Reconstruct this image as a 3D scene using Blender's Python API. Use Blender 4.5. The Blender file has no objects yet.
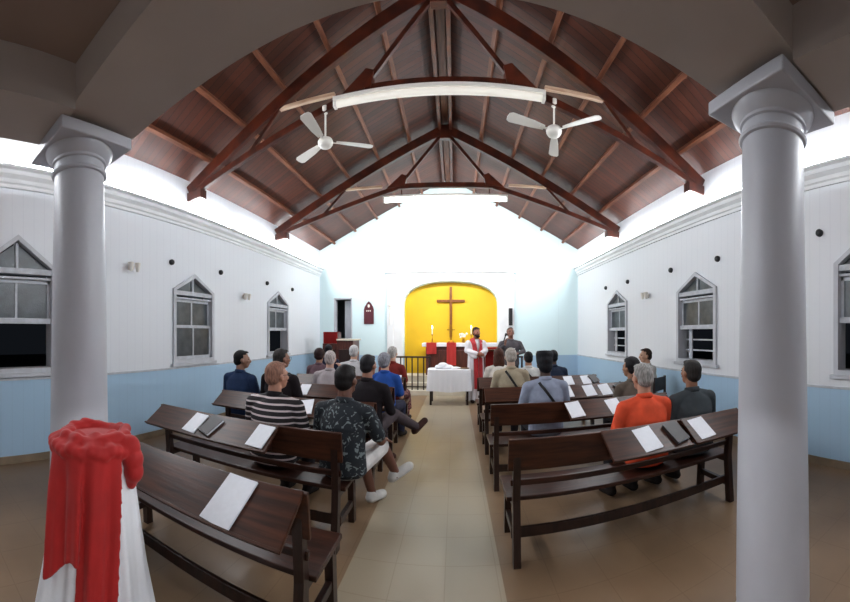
import bpy, bmesh, math, random
from math import sin, cos, pi, radians, sqrt, atan2
from mathutils import Vector, Matrix, geometry, noise
random.seed(7)
SC = bpy.context.scene
COL = SC.collection
HC = 1.55                     # camera height
XC = -0.20                    # nave centre line
XL, XR = -4.0, 3.6            # side walls
YF, YB = 9.85, -3.2           # front wall, rear wall
V = Vector

# ------------------------------------------------------------------ materials
def srgb(c):
    return tuple(((v/255/12.92) if v/255 <= .04045 else ((v/255+.055)/1.055)**2.4) for v in c)+(1,)
def mat(name, rgb, rough=.6, metal=0, spec=.5, var=0, vscale=6, bump=0, bscale=30, rgb2=None, stretch=(1,1,1), detail=4, sheen=0, trans=0, emit=None, estr=0, coord='Object'):
    m = bpy.data.materials.new(name); m.use_nodes = True
    nt = m.node_tree; N = nt.nodes; L = nt.links
    b = N['Principled BSDF']
    b.inputs['Base Color'].default_value = srgb(rgb)
    b.inputs['Roughness'].default_value = rough
    b.inputs['Metallic'].default_value = metal
    b.inputs['Specular IOR Level'].default_value = spec
    b.inputs['Transmission Weight'].default_value = trans
    if sheen: b.inputs['Sheen Weight'].default_value = sheen
    if emit:
        b.inputs['Emission Color'].default_value = srgb(emit); b.inputs['Emission Strength'].default_value = estr
    if var or rgb2 or bump:
        tc = N.new('ShaderNodeTexCoord'); mp = N.new('ShaderNodeMapping')
        mp.inputs['Scale'].default_value = stretch
        L.new(tc.outputs[coord], mp.inputs['Vector'])
        n = N.new('ShaderNodeTexNoise'); n.inputs['Scale'].default_value = vscale; n.inputs['Detail'].default_value = detail
        L.new(mp.outputs[0], n.inputs['Vector'])
        if var or rgb2:
            r = N.new('ShaderNodeValToRGB')
            c2 = rgb2 or tuple(max(0, v*(1-var)) for v in rgb)
            r.color_ramp.elements[0].position = .35; r.color_ramp.elements[1].position = .65
            r.color_ramp.elements[0].color = srgb(c2); r.color_ramp.elements[1].color = srgb(rgb)
            L.new(n.outputs['Fac'], r.inputs['Fac']); L.new(r.outputs['Color'], b.inputs['Base Color'])
        if bump:
            n2 = N.new('ShaderNodeTexNoise'); n2.inputs['Scale'].default_value = bscale; n2.inputs['Detail'].default_value = 5
            L.new(mp.outputs[0], n2.inputs['Vector'])
            bp = N.new('ShaderNodeBump'); bp.inputs['Strength'].default_value = bump; bp.inputs['Distance'].default_value = .01
            L.new(n2.outputs['Fac'], bp.inputs['Height']); L.new(bp.outputs[0], b.inputs['Normal'])
    return m

def math_node(nt, op, a, b=None):
    n = nt.nodes.new('ShaderNodeMath'); n.operation = op
    for i, v in enumerate((a, b)):
        if v is None: continue
        if isinstance(v, (int, float)): n.inputs[i].default_value = v
        else: nt.links.new(v, n.inputs[i])
    return n.outputs[0]

def groove_mat(name, rgb, axis, pitch, width, rough=.6, depth=.5, rgb2=None, gcol=None, z_dado=None, dado=None, spec=.5):
    """boards with fine grooves along one axis; optional painted dado below a height"""
    m = mat(name, rgb, rough, spec=spec); nt = m.node_tree; N = nt.nodes; L = nt.links; b = N['Principled BSDF']
    tc = N.new('ShaderNodeTexCoord'); sx = N.new('ShaderNodeSeparateXYZ'); L.new(tc.outputs['Object'], sx.inputs[0])
    v = math_node(nt, 'DIVIDE', sx.outputs[axis], pitch)
    fr = math_node(nt, 'FRACT', math_node(nt, 'ADD', v, 1000.0))
    g = math_node(nt, 'LESS_THAN', fr, width)
    idx = math_node(nt, 'FLOOR', math_node(nt, 'ADD', v, 1000.0))
    wn = N.new('ShaderNodeTexWhiteNoise'); wn.noise_dimensions = '1D'; L.new(idx, wn.inputs['W'])
    ns = N.new('ShaderNodeTexNoise'); ns.inputs['Scale'].default_value = 2.2; ns.inputs['Detail'].default_value = 6
    mp = N.new('ShaderNodeMapping'); L.new(tc.outputs['Object'], mp.inputs[0])
    mp.inputs['Scale'].default_value = (1, 4, 1) if axis == 'Y' else (1, 1, 1)
    L.new(mp.outputs[0], ns.inputs['Vector'])
    f = math_node(nt, 'MULTIPLY', math_node(nt, 'ADD', wn.outputs['Value'], ns.outputs['Fac']), .5)
    mx = N.new('ShaderNodeMix'); mx.data_type = 'RGBA'
    mx.inputs[6].default_value = srgb(rgb2 or rgb); mx.inputs[7].default_value = srgb(rgb)
    L.new(f, mx.inputs[0]); out = mx.outputs[2]
    if dado:
        lt = math_node(nt, 'LESS_THAN', sx.outputs['Z'], z_dado)
        m2 = N.new('ShaderNodeMix'); m2.data_type = 'RGBA'; m2.inputs[7].default_value = srgb(dado)
        L.new(lt, m2.inputs[0]); L.new(out, m2.inputs[6]); out = m2.outputs[2]
    m3 = N.new('ShaderNodeMix'); m3.data_type = 'RGBA'; m3.blend_type = 'MULTIPLY'
    m3.inputs[7].default_value = srgb(gcol or (225, 225, 228)); L.new(g, m3.inputs[0]); L.new(out, m3.inputs[6])
    L.new(m3.outputs[2], b.inputs['Base Color'])
    bp = N.new('ShaderNodeBump'); bp.inputs['Strength'].default_value = depth; bp.inputs['Distance'].default_value = .004; bp.invert = True
    L.new(g, bp.inputs['Height']); L.new(bp.outputs[0], b.inputs['Normal'])
    return m

def wood(name, a, b_, rough=.35, stretch=(1.2, 14, 14), scale=2.5, bump=.07, spec=.5):
    return mat(name, a, rough, rgb2=b_, vscale=scale, stretch=stretch, bump=bump, bscale=6, detail=8, spec=spec)

M = {}
M['wall_l'] = groove_mat('painted_boards_left', (230, 234, 240), 'Y', .14, .03, .5, depth=.2, gcol=(240, 240, 242), z_dado=1.0, dado=(168, 199, 224))
M['wall_r'] = groove_mat('painted_boards_right', (230, 233, 238), 'Y', .14, .03, .5, depth=.2, gcol=(240, 240, 242), z_dado=.92, dado=(168, 199, 224))
M['wall_f'] = groove_mat('aqua_wall', (214, 236, 240), 'X', 3.0, .001, .6, z_dado=.93, dado=(168, 199, 224))
M['wall_b'] = mat('rear_wall', (215, 220, 225), .7)
M['white'] = mat('white_plaster', (232, 234, 236), .55, var=.03, vscale=3)
M['column'] = mat('column_paint', (190, 190, 197), .42, var=.05, vscale=2.5, stretch=(1, 1, .35), bump=.05, bscale=12)
M['soffit'] = mat('gallery_plaster', (186, 174, 166), .8, var=.06, vscale=1.5, bump=.1, bscale=8)
M['soffit2'] = mat('gallery_panel', (158, 138, 128), .8, var=.06, vscale=1.5)
M['yellow'] = mat('yellow_paint', (232, 186, 22), .6, var=.05, vscale=1.6)
M['roof'] = groove_mat('roof_boards', (98, 46, 27), 'Y', .105, .09, .5, .8, rgb2=(46, 19, 11), gcol=(110, 90, 80), spec=.5)
M['beam'] = wood('beam_wood', (92, 42, 24), (56, 24, 14), .38, (1.5, 1.5, 1.5), 5)
M['purlin'] = wood('purlin_wood', (128, 76, 50), (92, 50, 31), .5, (8, 1, 8), 3)
M['lit_tie'] = wood('lit_tie_wood', (206, 176, 150), (170, 132, 106), .45)  # truss side ties: the light catching them is put into a paler wood
M['trusswood'] = wood('truss_wood', (84, 34, 18), (46, 19, 12), .35, (1, 6, 1), 5)
M['pew'] = wood('pew_wood', (66, 36, 25), (38, 20, 14), .36, spec=.35)
M['pew_board'] = wood('pew_board_wood', (76, 42, 27), (46, 25, 17), .34, spec=.35)
M['pew_dark'] = wood('pew_leg_wood', (48, 27, 20), (30, 17, 13), .35, (14, 14, 1.5))
M['pulpit'] = wood('pulpit_wood', (92, 44, 32), (60, 26, 20), .35, (12, 12, 1.5))
M['winwood'] = mat('window_paint', (200, 203, 210), .5, var=.07, vscale=7, stretch=(1, 1, .3))
M['winin'] = mat('sash_paint', (200, 204, 212), .5, var=.1, vscale=9)
M['glass'] = mat('frosted_glass', (88, 96, 102), .28, rgb2=(62, 68, 74), vscale=5, bump=.25, bscale=60, trans=.25)
M['night'] = mat('night_ground', (12, 12, 14), .9)
M['black'] = mat('black_plastic', (22, 22, 25), .5)
M['iron'] = mat('dark_rail', (44, 28, 24), .4)
M['base'] = mat('baseboard_wood', (140, 122, 100), .5, var=.15, vscale=5)
M['paper'] = mat('paper', (232, 234, 240), .7, var=.02, vscale=40)
M['book'] = mat('dark_cover', (38, 30, 30), .45)
M['cloth_w'] = mat('white_cloth', (226, 226, 230), .85, bump=.1, bscale=40, sheen=.2)
M['cloth_r'] = mat('red_cloth', (170, 14, 11), .75, var=.08, vscale=8, sheen=.1)
M['pink_r'] = mat('coral_cloth', (222, 66, 62), .75)
M['brick'] = mat('altar_front', (96, 46, 38), .6, var=.3, vscale=20)
M['cream'] = mat('cream_step', (222, 214, 196), .5, var=.05, vscale=5)
M['brass'] = mat('brass', (176, 128, 40), .3, metal=.8)
M['crosswood'] = wood('cross_wood', (142, 82, 22), (112, 60, 18), .5, (10, 10, 2))
M['enamel'] = mat('white_enamel', (226, 222, 214), .4)
M['tube'] = mat('lit_tube', (255, 255, 250), .4, emit=(250, 252, 255), estr=11)
M['tubelow'] = mat('dim_tube', (240, 236, 226), .35, emit=(255, 248, 236), estr=.14)
M['flame'] = mat('flame', (255, 240, 190), .5, emit=(255, 225, 150), estr=25)
M['wax'] = mat('wax', (240, 236, 222), .5)
M['plaque'] = mat('plaque_wood', (84, 30, 40), .4)
M['curtain'] = mat('grey_curtain', (120, 128, 132), .8)

def floor_mat():
    m = mat('floor_tiles', (150, 134, 116), .22); nt = m.node_tree; N = nt.nodes; L = nt.links; b = N['Principled BSDF']
    tc = N.new('ShaderNodeTexCoord'); sx = N.new('ShaderNodeSeparateXYZ'); L.new(tc.outputs['Object'], sx.inputs[0])
    g = None
    for ax, off in (('X', 1000.2), ('Y', 1000.0)):
        v = math_node(nt, 'FRACT', math_node(nt, 'ADD', math_node(nt, 'DIVIDE', sx.outputs[ax], .333), off))
        e = math_node(nt, 'LESS_THAN', v, .018)
        g = e if g is None else math_node(nt, 'MAXIMUM', g, e)
    ns = N.new('ShaderNodeTexNoise'); ns.inputs['Scale'].default_value = 1.7; ns.inputs['Detail'].default_value = 6
    L.new(tc.outputs['Object'], ns.inputs['Vector'])
    r = N.new('ShaderNodeValToRGB'); r.color_ramp.elements[0].position = .3; r.color_ramp.elements[1].position = .7
    r.color_ramp.elements[0].color = srgb((122, 98, 74)); r.color_ramp.elements[1].color = srgb((142, 116, 90))
    L.new(ns.outputs['Fac'], r.inputs['Fac'])
    # centre aisle: light on the floor painted in as a paler tile colour
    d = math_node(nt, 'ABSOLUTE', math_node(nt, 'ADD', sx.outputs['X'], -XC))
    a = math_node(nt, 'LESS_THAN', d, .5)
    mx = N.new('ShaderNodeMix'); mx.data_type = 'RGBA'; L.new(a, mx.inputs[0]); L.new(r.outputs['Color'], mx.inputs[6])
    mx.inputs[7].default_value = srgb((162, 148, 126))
    m3 = N.new('ShaderNodeMix'); m3.data_type = 'RGBA'; m3.blend_type = 'MULTIPLY'; m3.inputs[7].default_value = srgb((236, 233, 230))
    L.new(g, m3.inputs[0]); L.new(mx.outputs[2], m3.inputs[6]); L.new(m3.outputs[2], b.inputs['Base Color'])
    rn = math_node(nt, 'ADD', math_node(nt, 'MULTIPLY', ns.outputs['Fac'], .15), .26); L.new(rn, b.inputs['Roughness'])
    return m
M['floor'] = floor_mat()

def stripes_mat():
    m = mat('striped_knit', (30, 26, 30), .85); nt = m.node_tree; N = nt.nodes; L = nt.links; b = N['Principled BSDF']
    tc = N.new('ShaderNodeTexCoord'); sx = N.new('ShaderNodeSeparateXYZ'); L.new(tc.outputs['Object'], sx.inputs[0])
    v = math_node(nt, 'FRACT', math_node(nt, 'ADD', math_node(nt, 'DIVIDE', sx.outputs['Z'], .048), 100.0))
    e = math_node(nt, 'LESS_THAN', v, .3)
    mx = N.new('ShaderNodeMix'); mx.data_type = 'RGBA'; L.new(e, mx.inputs[0])
    mx.inputs[6].default_value = srgb((30, 25, 28)); mx.inputs[7].default_value = srgb((205, 190, 190)); L.new(mx.outputs[2], b.inputs['Base Color'])
    return m
def leaf_mat(name, base, c2, scale=9, thr=.56):
    m = mat(name, base, .8); nt = m.node_tree; N = nt.nodes; L = nt.links; b = N['Principled BSDF']
    tc = N.new('ShaderNodeTexCoord')
    n0 = N.new('ShaderNodeTexNoise'); n0.inputs['Scale'].default_value = scale; n0.inputs['Detail'].default_value = 1; n0.inputs['Distortion'].default_value = 2.6
    L.new(tc.outputs['Object'], n0.inputs['Vector'])
    r = N.new('ShaderNodeValToRGB'); r.color_ramp.elements[0].position = thr; r.color_ramp.elements[1].position = thr+.04
    r.color_ramp.elements[0].color = srgb(base); r.color_ramp.elements[1].color = srgb(c2)
    L.new(n0.outputs['Fac'], r.inputs['Fac']); L.new(r.outputs['Color'], b.inputs['Base Color'])
    return m
M['striped'] = stripes_mat()
M['aloha'] = leaf_mat('leaf_print', (20, 26, 34), (112, 122, 124), 13, .59)
M['redprint'] = leaf_mat('red_print', (72, 22, 28), (150, 100, 90), 16)

# ------------------------------------------------------------------ mesh helpers
def link(name, bm, m, parent=None, smooth=False, angle=None):
    me = bpy.data.meshes.new(name)
    bmesh.ops.recalc_face_normals(bm, faces=bm.faces)
    bm.to_mesh(me); bm.free()
    for mm in (m if isinstance(m, (list, tuple)) else [m]): me.materials.append(mm)
    if smooth:
        for p in me.polygons: p.use_smooth = True
        if angle: me.set_sharp_from_angle(angle=radians(angle))
    o = bpy.data.objects.new(name, me); COL.objects.link(o)
    if parent: o.parent = parent
    return o
def tag(o, label=None, cat=None, group=None, kind=None):
    if label: o['label'] = label
    if cat: o['category'] = cat
    if group: o['group'] = group
    if kind: o['kind'] = kind
    return o
def empty(name, loc, label=None, cat=None, group=None, rz=0, kind=None):
    o = bpy.data.objects.new(name, None); COL.objects.link(o); o.location = loc; o.rotation_euler = (0, 0, rz)
    o.empty_display_size = .1
    return tag(o, label, cat, group, kind)
def NB(): return bmesh.new()
def box(bm, x0, x1, y0, y1, z0, z1, bev=0, mtx=None):
    vs = [bm.verts.new(V((x, y, z))) for x in (x0, x1) for y in (y0, y1) for z in (z0, z1)]
    fs = []
    for f in ((0, 1, 3, 2), (4, 6, 7, 5), (0, 4, 5, 1), (2, 3, 7, 6), (0, 2, 6, 4), (1, 5, 7, 3)):
        fs.append(bm.faces.new([vs[i] for i in f]))
    if bev:
        es = list({e for f in fs for e in f.edges})
        r = bmesh.ops.bevel(bm, geom=es, offset=bev, segments=2, affect='EDGES', profile=.5)
        vs = list({v for f in r['faces'] for v in f.verts} | {v for v in vs if v.is_valid})
        seen = set(vs); 
        for v in list(vs):
            for f in v.link_faces:
                for w in f.verts: seen.add(w)
        vs = list(seen)
    if mtx is not None: bmesh.ops.transform(bm, matrix=mtx, verts=vs)
    return vs
def bar(bm, a, b, w, h, up=V((0, 0, 1)), bev=.004):
    """square beam from a to b; w sideways, h along up"""
    a, b = V(a), V(b); d = b-a; L = d.length; d.normalize()
    s = d.cross(up).normalized(); u = s.cross(d).normalized()
    mt = Matrix.Translation(a) @ Matrix((s, d, u)).transposed().to_4x4()
    return box(bm, -w/2, w/2, 0, L, -h/2, h/2, bev, mt)
def prism(bm, pts, d):
    """closed polygon (3-D points) pushed by vector d"""
    a = [bm.verts.new(V(p)) for p in pts]; b = [bm.verts.new(V(p)+V(d)) for p in pts]
    bm.faces.new(a); bm.faces.new(list(reversed(b)))
    n = len(pts)
    for i in range(n): bm.faces.new([a[i], b[i], b[(i+1) % n], a[(i+1) % n]])
def lathe(bm, prof, cx=0, cy=0, seg=32, cap=True, mtx=None, sq=None):
    rings = []
    for r, z in prof:
        ring = []
        for k in range(seg):
            a = 2*pi*k/seg; ring.append(bm.verts.new((cx+r*cos(a), cy+r*sin(a), z)))
        rings.append(ring)
    for i in range(len(rings)-1):
        for k in range(seg): bm.faces.new([rings[i][k], rings[i][(k+1) % seg], rings[i+1][(k+1) % seg], rings[i+1][k]])
    if cap: bm.faces.new(rings[0]); bm.faces.new(rings[-1])
    if mtx is not None: bmesh.ops.transform(bm, matrix=mtx, verts=[v for r in rings for v in r])
def basis(d):
    d = V(d).normalized(); t = V((0, 0, 1)) if abs(d.z) < .9 else V((0, 1, 0))
    u = d.cross(t).normalized(); return u, d.cross(u).normalized()
def loft(bm, rings, seg=16):
    """rings: (centre, U vector, V vector); pointed-round ends are given by tiny rings"""
    R = []
    for c, U, W in rings:
        R.append([bm.verts.new(V(c)+V(U)*cos(2*pi*k/seg)+V(W)*sin(2*pi*k/seg)) for k in range(seg)])
    for i in range(len(R)-1):
        for k in range(seg): bm.faces.new([R[i][k], R[i][(k+1) % seg], R[i+1][(k+1) % seg], R[i+1][k]])
    bm.faces.new(list(reversed(R[0]))); bm.faces.new(R[-1])
def cap(bm, a, b, ra, rb, k=1, ref=None, seg=12, n=4):
    """tapered capsule; k flattens it along the axis nearest ref"""
    a, b = V(a), V(b); d = (b-a)
    if d.length < 1e-6: d = V((0, 0, 1e-4))
    dn = d.normalized()
    if ref is not None:
        W = V(ref) - dn*V(ref).dot(dn); W.normalize(); U = dn.cross(W)
    else: U, W = basis(dn)
    rings = []
    for i in range(n+1):
        t = pi/2*(1-i/n); rr = max(cos(t), .06); rings.append((a-dn*ra*sin(t), U*ra*rr, W*ra*rr*k))
    for i in range(n+1):
        t = pi/2*i/n; rr = max(cos(t), .06); rings.append((b+dn*rb*sin(t), U*rb*rr, W*rb*rr*k))
    loft(bm, rings, seg)
def chain(bm, pts, rs, k=1, ref=None, seg=12):
    for i in range(len(pts)-1): cap(bm, pts[i], pts[i+1], rs[i], rs[i+1], k, ref, seg)
def ell(bm, c, r, seg=16, mtx=None):
    rr = bmesh.ops.create_uvsphere(bm, u_segments=seg, v_segments=seg//2+2, radius=1)
    mt = Matrix.Translation(V(c)) @ (mtx.to_4x4() if mtx is not None else Matrix()) @ Matrix.Diagonal((r[0], r[1], r[2], 1))
    bmesh.ops.transform(bm, matrix=mt, verts=rr['verts'])
def tube(bm, pts, r, seg=8):
    pts = [V(p) for p in pts]; rings = []
    for i, p in enumerate(pts):
        d = (pts[min(i+1, len(pts)-1)]-pts[max(i-1, 0)])
        if i == 0: u, w = basis(d); pu = u
        dn = d.normalized(); u = (pu-dn*pu.dot(dn)).normalized(); w = dn.cross(u); pu = u
        rings.append((p, u*r, w*r))
    loft(bm, rings, seg)
def remesh(bm, voxel, smooth=3, fac=.5):
    """fuse everything in bm into one smooth closed surface; returns a new bmesh"""
    me = bpy.data.meshes.new('tmp'); bmesh.ops.recalc_face_normals(bm, faces=bm.faces); bm.to_mesh(me); bm.free()
    o = bpy.data.objects.new('tmp', me); COL.objects.link(o)
    md = o.modifiers.new('r', 'REMESH'); md.mode = 'VOXEL'; md.voxel_size = voxel
    if smooth:
        s = o.modifiers.new('s', 'SMOOTH'); s.factor = fac; s.iterations = smooth
    dg = bpy.context.evaluated_depsgraph_get(); dg.update()
    ev = o.evaluated_get(dg); m2 = bpy.data.meshes.new_from_object(ev)
    out = NB(); out.from_mesh(m2)
    bpy.data.objects.remove(o); bpy.data.meshes.remove(me); bpy.data.meshes.remove(m2)
    return out
def merge(dst, src):
    me = bpy.data.meshes.new('t'); src.to_mesh(me); src.free(); dst.from_mesh(me); bpy.data.meshes.remove(me)
def wall_poly(name, outline, holes, to3d, thick, m):
    """flat wall with openings, given thickness; to3d maps (u, z, depth) to world"""
    polys = [outline]+holes
    tess = geometry.tessellate_polygon([[V((p[0], p[1], 0)) for p in pl] for pl in polys])
    flat = [p for pl in polys for p in pl]
    bm = NB()
    A = [bm.verts.new(to3d(p[0], p[1], 0)) for p in flat]; B = [bm.verts.new(to3d(p[0], p[1], thick)) for p in flat]
    for t in tess:
        bm.faces.new([A[i] for i in t]); bm.faces.new([B[i] for i in reversed(t)])
    base = 0
    for pl in polys:
        n = len(pl)
        for i in range(n):
            a, b = base+i, base+(i+1) % n
            bm.faces.new([A[a], A[b], B[b], B[a]])
        base += n
    return tag(link(name, bm, m), kind='structure')

# ------------------------------------------------------------------ camera
cd = bpy.data.cameras.new('camera'); cam = bpy.data.objects.new('camera', cd); COL.objects.link(cam); SC.camera = cam
cam.location = (0, 0, HC); cam.rotation_euler = (pi/2, 0, 0)
FPX, X0, Y0 = 350.0, 455.0, 334.0
cd.type = 'PANO'; cd.panorama_type = 'CENTRAL_CYLINDRICAL'
cd.central_cylindrical_radius = 1.0
cd.central_cylindrical_range_u_min = -X0/FPX; cd.central_cylindrical_range_u_max = (850-X0)/FPX
cd.central_cylindrical_range_v_min = -(602-Y0)/FPX; cd.central_cylindrical_range_v_max = Y0/FPX
cd.clip_start = .05

# ------------------------------------------------------------------ room shell
ZE, ZR = 4.08, 5.90           # eave and ridge (underside of boards)
SL = (ZR-ZE)/3.8
def roofz(x): return ZR-abs(x-XC)*SL
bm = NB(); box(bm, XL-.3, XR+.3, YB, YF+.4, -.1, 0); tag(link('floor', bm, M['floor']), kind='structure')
bm = NB(); box(bm, -30, 30, -20, 30, -.4, -.3); tag(link('ground_outside', bm, M['night']), kind='structure')

WIN_L = [(1.33, 1.13, 'F'), (4.33, 1, 'A'), (7.22, 1, 'B')]
WIN_R = [(1.40, 1.13, 'E'), (4.37, 1, 'C'), (7.2, 1, 'D')]
ZS, ZSP, ZP, WH = 1.08, 2.27, 2.55, .50
def wdims(k):
    return ZS-(k-1)*.0, HC+(ZSP-HC)*k, HC+(ZP-HC)*(k+(.06 if k > 1 else 0))
def whole(y, k, ins=0):
    a, b, c = wdims(k); w = WH-ins
    return [(y-w, a+ins), (y+w, a+ins), (y+w, b-ins*.3), (y, c-ins*1.15), (y-w, b-ins*.3)]
for side, x, wins, mm in (('left', XL, WIN_L, 'wall_l'), ('right', XR, WIN_R, 'wall_r')):
    s = -1 if side == 'left' else 1
    zt = roofz(x)+.02
    wall_poly('wall_'+side, [(YB, 0), (YF+.3, 0), (YF+.3, zt), (YB, zt)], [whole(y, k, .05) for y, k, _ in wins],
              (lambda u, z, d, x=x, s=s: V((x+s*d, u, z))), .18, M[mm])
    # cornice moulding
    bm = NB(); i = -s
    prof = [(0, 3.29), (.03, 3.29), (.03, 3.33), (.05, 3.345), (.05, 3.39), (.07, 3.41), (.09, 3.43), (.09, 3.48), (.13, 3.495), (.13, 3.52), (0, 3.52)]
    prism(bm, [(x+i*px, YB, pz) for px, pz in prof], (0, YF-YB, 0))
    tag(link('trim_1' if side == 'left' else 'trim_2', bm, M['white']), kind='structure')
    bm = NB(); box(bm, *sorted((x, x+i*.02)), YB, YF, 0, .09, .003)
    tag(link('baseboard_'+side, bm, M['base']), kind='structure')
    zd = 1.0 if side == 'left' else .92
    bm = NB(); box(bm, *sorted((x, x+i*.014)), YB, YF, zd-.008, zd+.022, .003)
    # dado bead in short runs between the windows is continuous below the sills
    tag(link('trim_3' if side == 'left' else 'trim_4', bm, M['winin']), kind='structure')

NX0, NX1 = -1.45, 1.21            # yellow niche
def niche(z0, ins=0):
    c = (NX0+NX1)/2; hw = (NX1-NX0)/2-ins; zs = 2.34; zt = 3.02-ins
    pts = [(c-hw, z0), (c+hw, z0)]
    for k in range(0, 25):
        t = pi*k/24; ct, st = cos(t), sin(t); e = .8
        pts.append((c+hw*math.copysign(abs(ct)**e, ct), zs+(zt-zs)*(st**e if st > 0 else 0)))
    return pts
DX0, DX1, DZ = -3.55, -2.98, 2.62
front = [(XL-.1, 0), (XR+.1, 0), (XR+.1, ZE-.05), (XR, ZE+.02), (XC, ZR+.02), (XL, ZE+.02), (XL-.1, ZE-.05)]
wall_poly('wall_front', front, [[(DX0, .02), (DX1, .02), (DX1, DZ), (DX0, DZ)], niche(.3)],
          lambda u, z, d: V((u, YF+d, z)), .2, M['wall_f'])
wall_poly('wall_niche', [(NX0-.1, .2), (NX1+.1, .2), (NX1+.1, 3.2), (NX0-.1, 3.2)], [], lambda u, z, d: V((u, YF+.2+d, z)), .06, M['yellow'])
bm = NB(); box(bm, XL-.1, XR+.1, YB-.15, YB, 0, 6); tag(link('wall_rear', bm, M['wall_b']), kind='structure')
bm = NB(); box(bm, DX0-.5, DX1+.5, YF+1.2, YF+1.3, 0, 3); box(bm, DX0-.5, DX0-.4, YF+.22, YF+1.3, 0, 3); box(bm, DX1+.4, DX1+.5, YF+.22, YF+1.3, 0, 3); box(bm, DX0-.5, DX1+.5, YF+.22, YF+1.3, 3, 3.1)
tag(link('wall_vestry', bm, M['curtain']), kind='structure')
# doorway: frame and half drawn door leaf
dr = empty('door_1', ((DX0+DX1)/2, YF, 0), kind='structure')
bm = NB(); w = (DX1-DX0)/2
box(bm, -w, -w+.04, 0, .2, 0, DZ, .004); box(bm, w-.04, w, 0, .2, 0, DZ, .004); box(bm, -w, w, 0, .2, DZ-.04, DZ, .004)
link('door_frame', bm, M['winwood'], dr)
bm = NB()
prism(bm, [(-.02, .26, 0), (w-.05, .16, 0), (w-.05, .20, 0), (-.02, .30, 0)], (0, 0, 2.55)); link('door_leaf', bm, M['winwood'], dr)

# white chancel surround: pilasters, arch face and thin moulding
bm = NB(); PX0, PX1 = -1.92, 1.67
nz = niche(.3, -.03)
def surround():
    wall = [(PX0, .3), (PX1, .3), (PX1, 3.28), (PX0, 3.28)]
    return wall_poly('trim_5', wall, [niche(.34, -.02)], lambda u, z, d: V((u, YF-d, z)), .05, M['white'])
surround(); bm.free()
bm = NB(); box(bm, PX0-.06, PX1+.06, YF-.11, YF, 3.28, 3.315, .004); tag(link('trim_6', bm, M['white']), kind='structure')
for n, px in ((7, PX0+.09), (8, PX1-.09)):
    bm = NB(); box(bm, px-.09, px+.09, YF-.1, YF-.05, .5, 3.1, .006); box(bm, px-.12, px+.12, YF-.12, YF-.05, 3.1, 3.2, .008); box(bm, px-.12, px+.12, YF-.12, YF-.05, .46, .6, .008)
    tag(link('trim_%d' % n, bm, M['white']), kind='structure')

# ------------------------------------------------------------------ roof
ceil = empty('ceiling', (0, 0, 0), kind='structure')
for s in (-1, 1):
    x1 = XL if s < 0 else XR
    xe = x1+s*.3
    bm = NB(); prism(bm, [(XC, YB, ZR), (xe, YB, roofz(xe)), (xe, YB, roofz(xe)+.06), (XC, YB, ZR+.06)], (0, YF+.3-YB, 0))
    link('roof_boards', bm, M['roof'], ceil)
    for dx in (.73, 1.38, 2.03, 2.68, 3.33):
        x = XC+s*dx; bm = NB()
        z = roofz(x)-.04
        bar(bm, (x, YB, z), (x, YF, z), .06, .08, up=V((s*SL, 0, 1)).normalized()); link('purlin', bm, M['purlin'], ceil)
for dx in (-.11, .11):
    bm = NB(); bar(bm, (XC+dx, YB, ZR-.16), (XC+dx, YF, ZR-.16), .06, .14); link('ridge_beam', bm, M['beam'], ceil)
bm = NB(); box(bm, XC-.06, XC+.06, YB, YF, ZR-.075, ZR-.05); link('ridge_board', bm, M['purlin'], ceil)

def truss(y, label):
    t = empty('roof_truss', (XC, y, 0), label, 'roof truss', 'timber roof trusses')
    W = M['trusswood']; up = V((0, 0, 1))
    ZC = 4.57
    for s in (-1, 1):
        xe = (XL if s < 0 else XR)-XC-s*.03
        bm = NB(); bar(bm, (xe, 0, roofz(xe+XC)-.2), (0, 0, ZR-.2), .09, .17); link('rafter', bm, W, t)
        foot = V((xe+s*.0-s*.12, 0, roofz(xe+XC)-.24)); kn = V((s*.97, 0, ZC-.02))
        bm = NB(); bar(bm, foot, kn, .07, .09); link('lower_chord', bm, W, t)
        bm = NB(); bar(bm, (s*.06, 0, ZR-.3), (s*.95, 0, ZC), .05, .06); link('strut', bm, W, t)
        rx = s*2.1; rz = roofz(rx+XC)-.25
        bm = NB(); bar(bm, (rx, 0, ZC+.05), (s*1.3, 0, ZC+.03), .05, .045); link('side_tie', bm, M['lit_tie'], t)
        bm = NB(); bar(bm, (rx, 0, ZC+.04), (s*2.62, 0, foot.z+(kn.z-foot.z)*((abs(xe)-.12-2.62)/(abs(xe)-.12-.97))), .045, .05); link('side_strut', bm, W, t)
        bm = NB(); prism(bm, [(s*.82, -.05, ZC), (s*1.2, -.05, ZC-.03), (s*.88, -.05, ZC+.24), (s*.78, -.05, ZC+.2)], (0, .1, 0)); link('gusset', bm, W, t)
        # block carrying the foot against the wall
        bm = NB(); box(bm, *sorted((xe, xe-s*.3)), -.07, .07, roofz(xe+XC)-.38, roofz(xe+XC)-.24, .005); link('foot_block', bm, W, t)
    bm = NB(); bar(bm, (-1.0, 0, ZC), (1.0, 0, ZC), .07, .1); link('collar_tie', bm, W, t)
    bm = NB(); box(bm, -.1, .1, -.055, .055, ZR-.4, ZR-.12, .006); link('king_block', bm, W, t)
    return t
TY = [(4.2, 'near dark timber roof truss above the unlit lamp batten and fans'), (7.1, 'far dark timber roof truss above the glowing ceiling lamp')]
for y, lb in TY: truss(y, lb)

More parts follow.
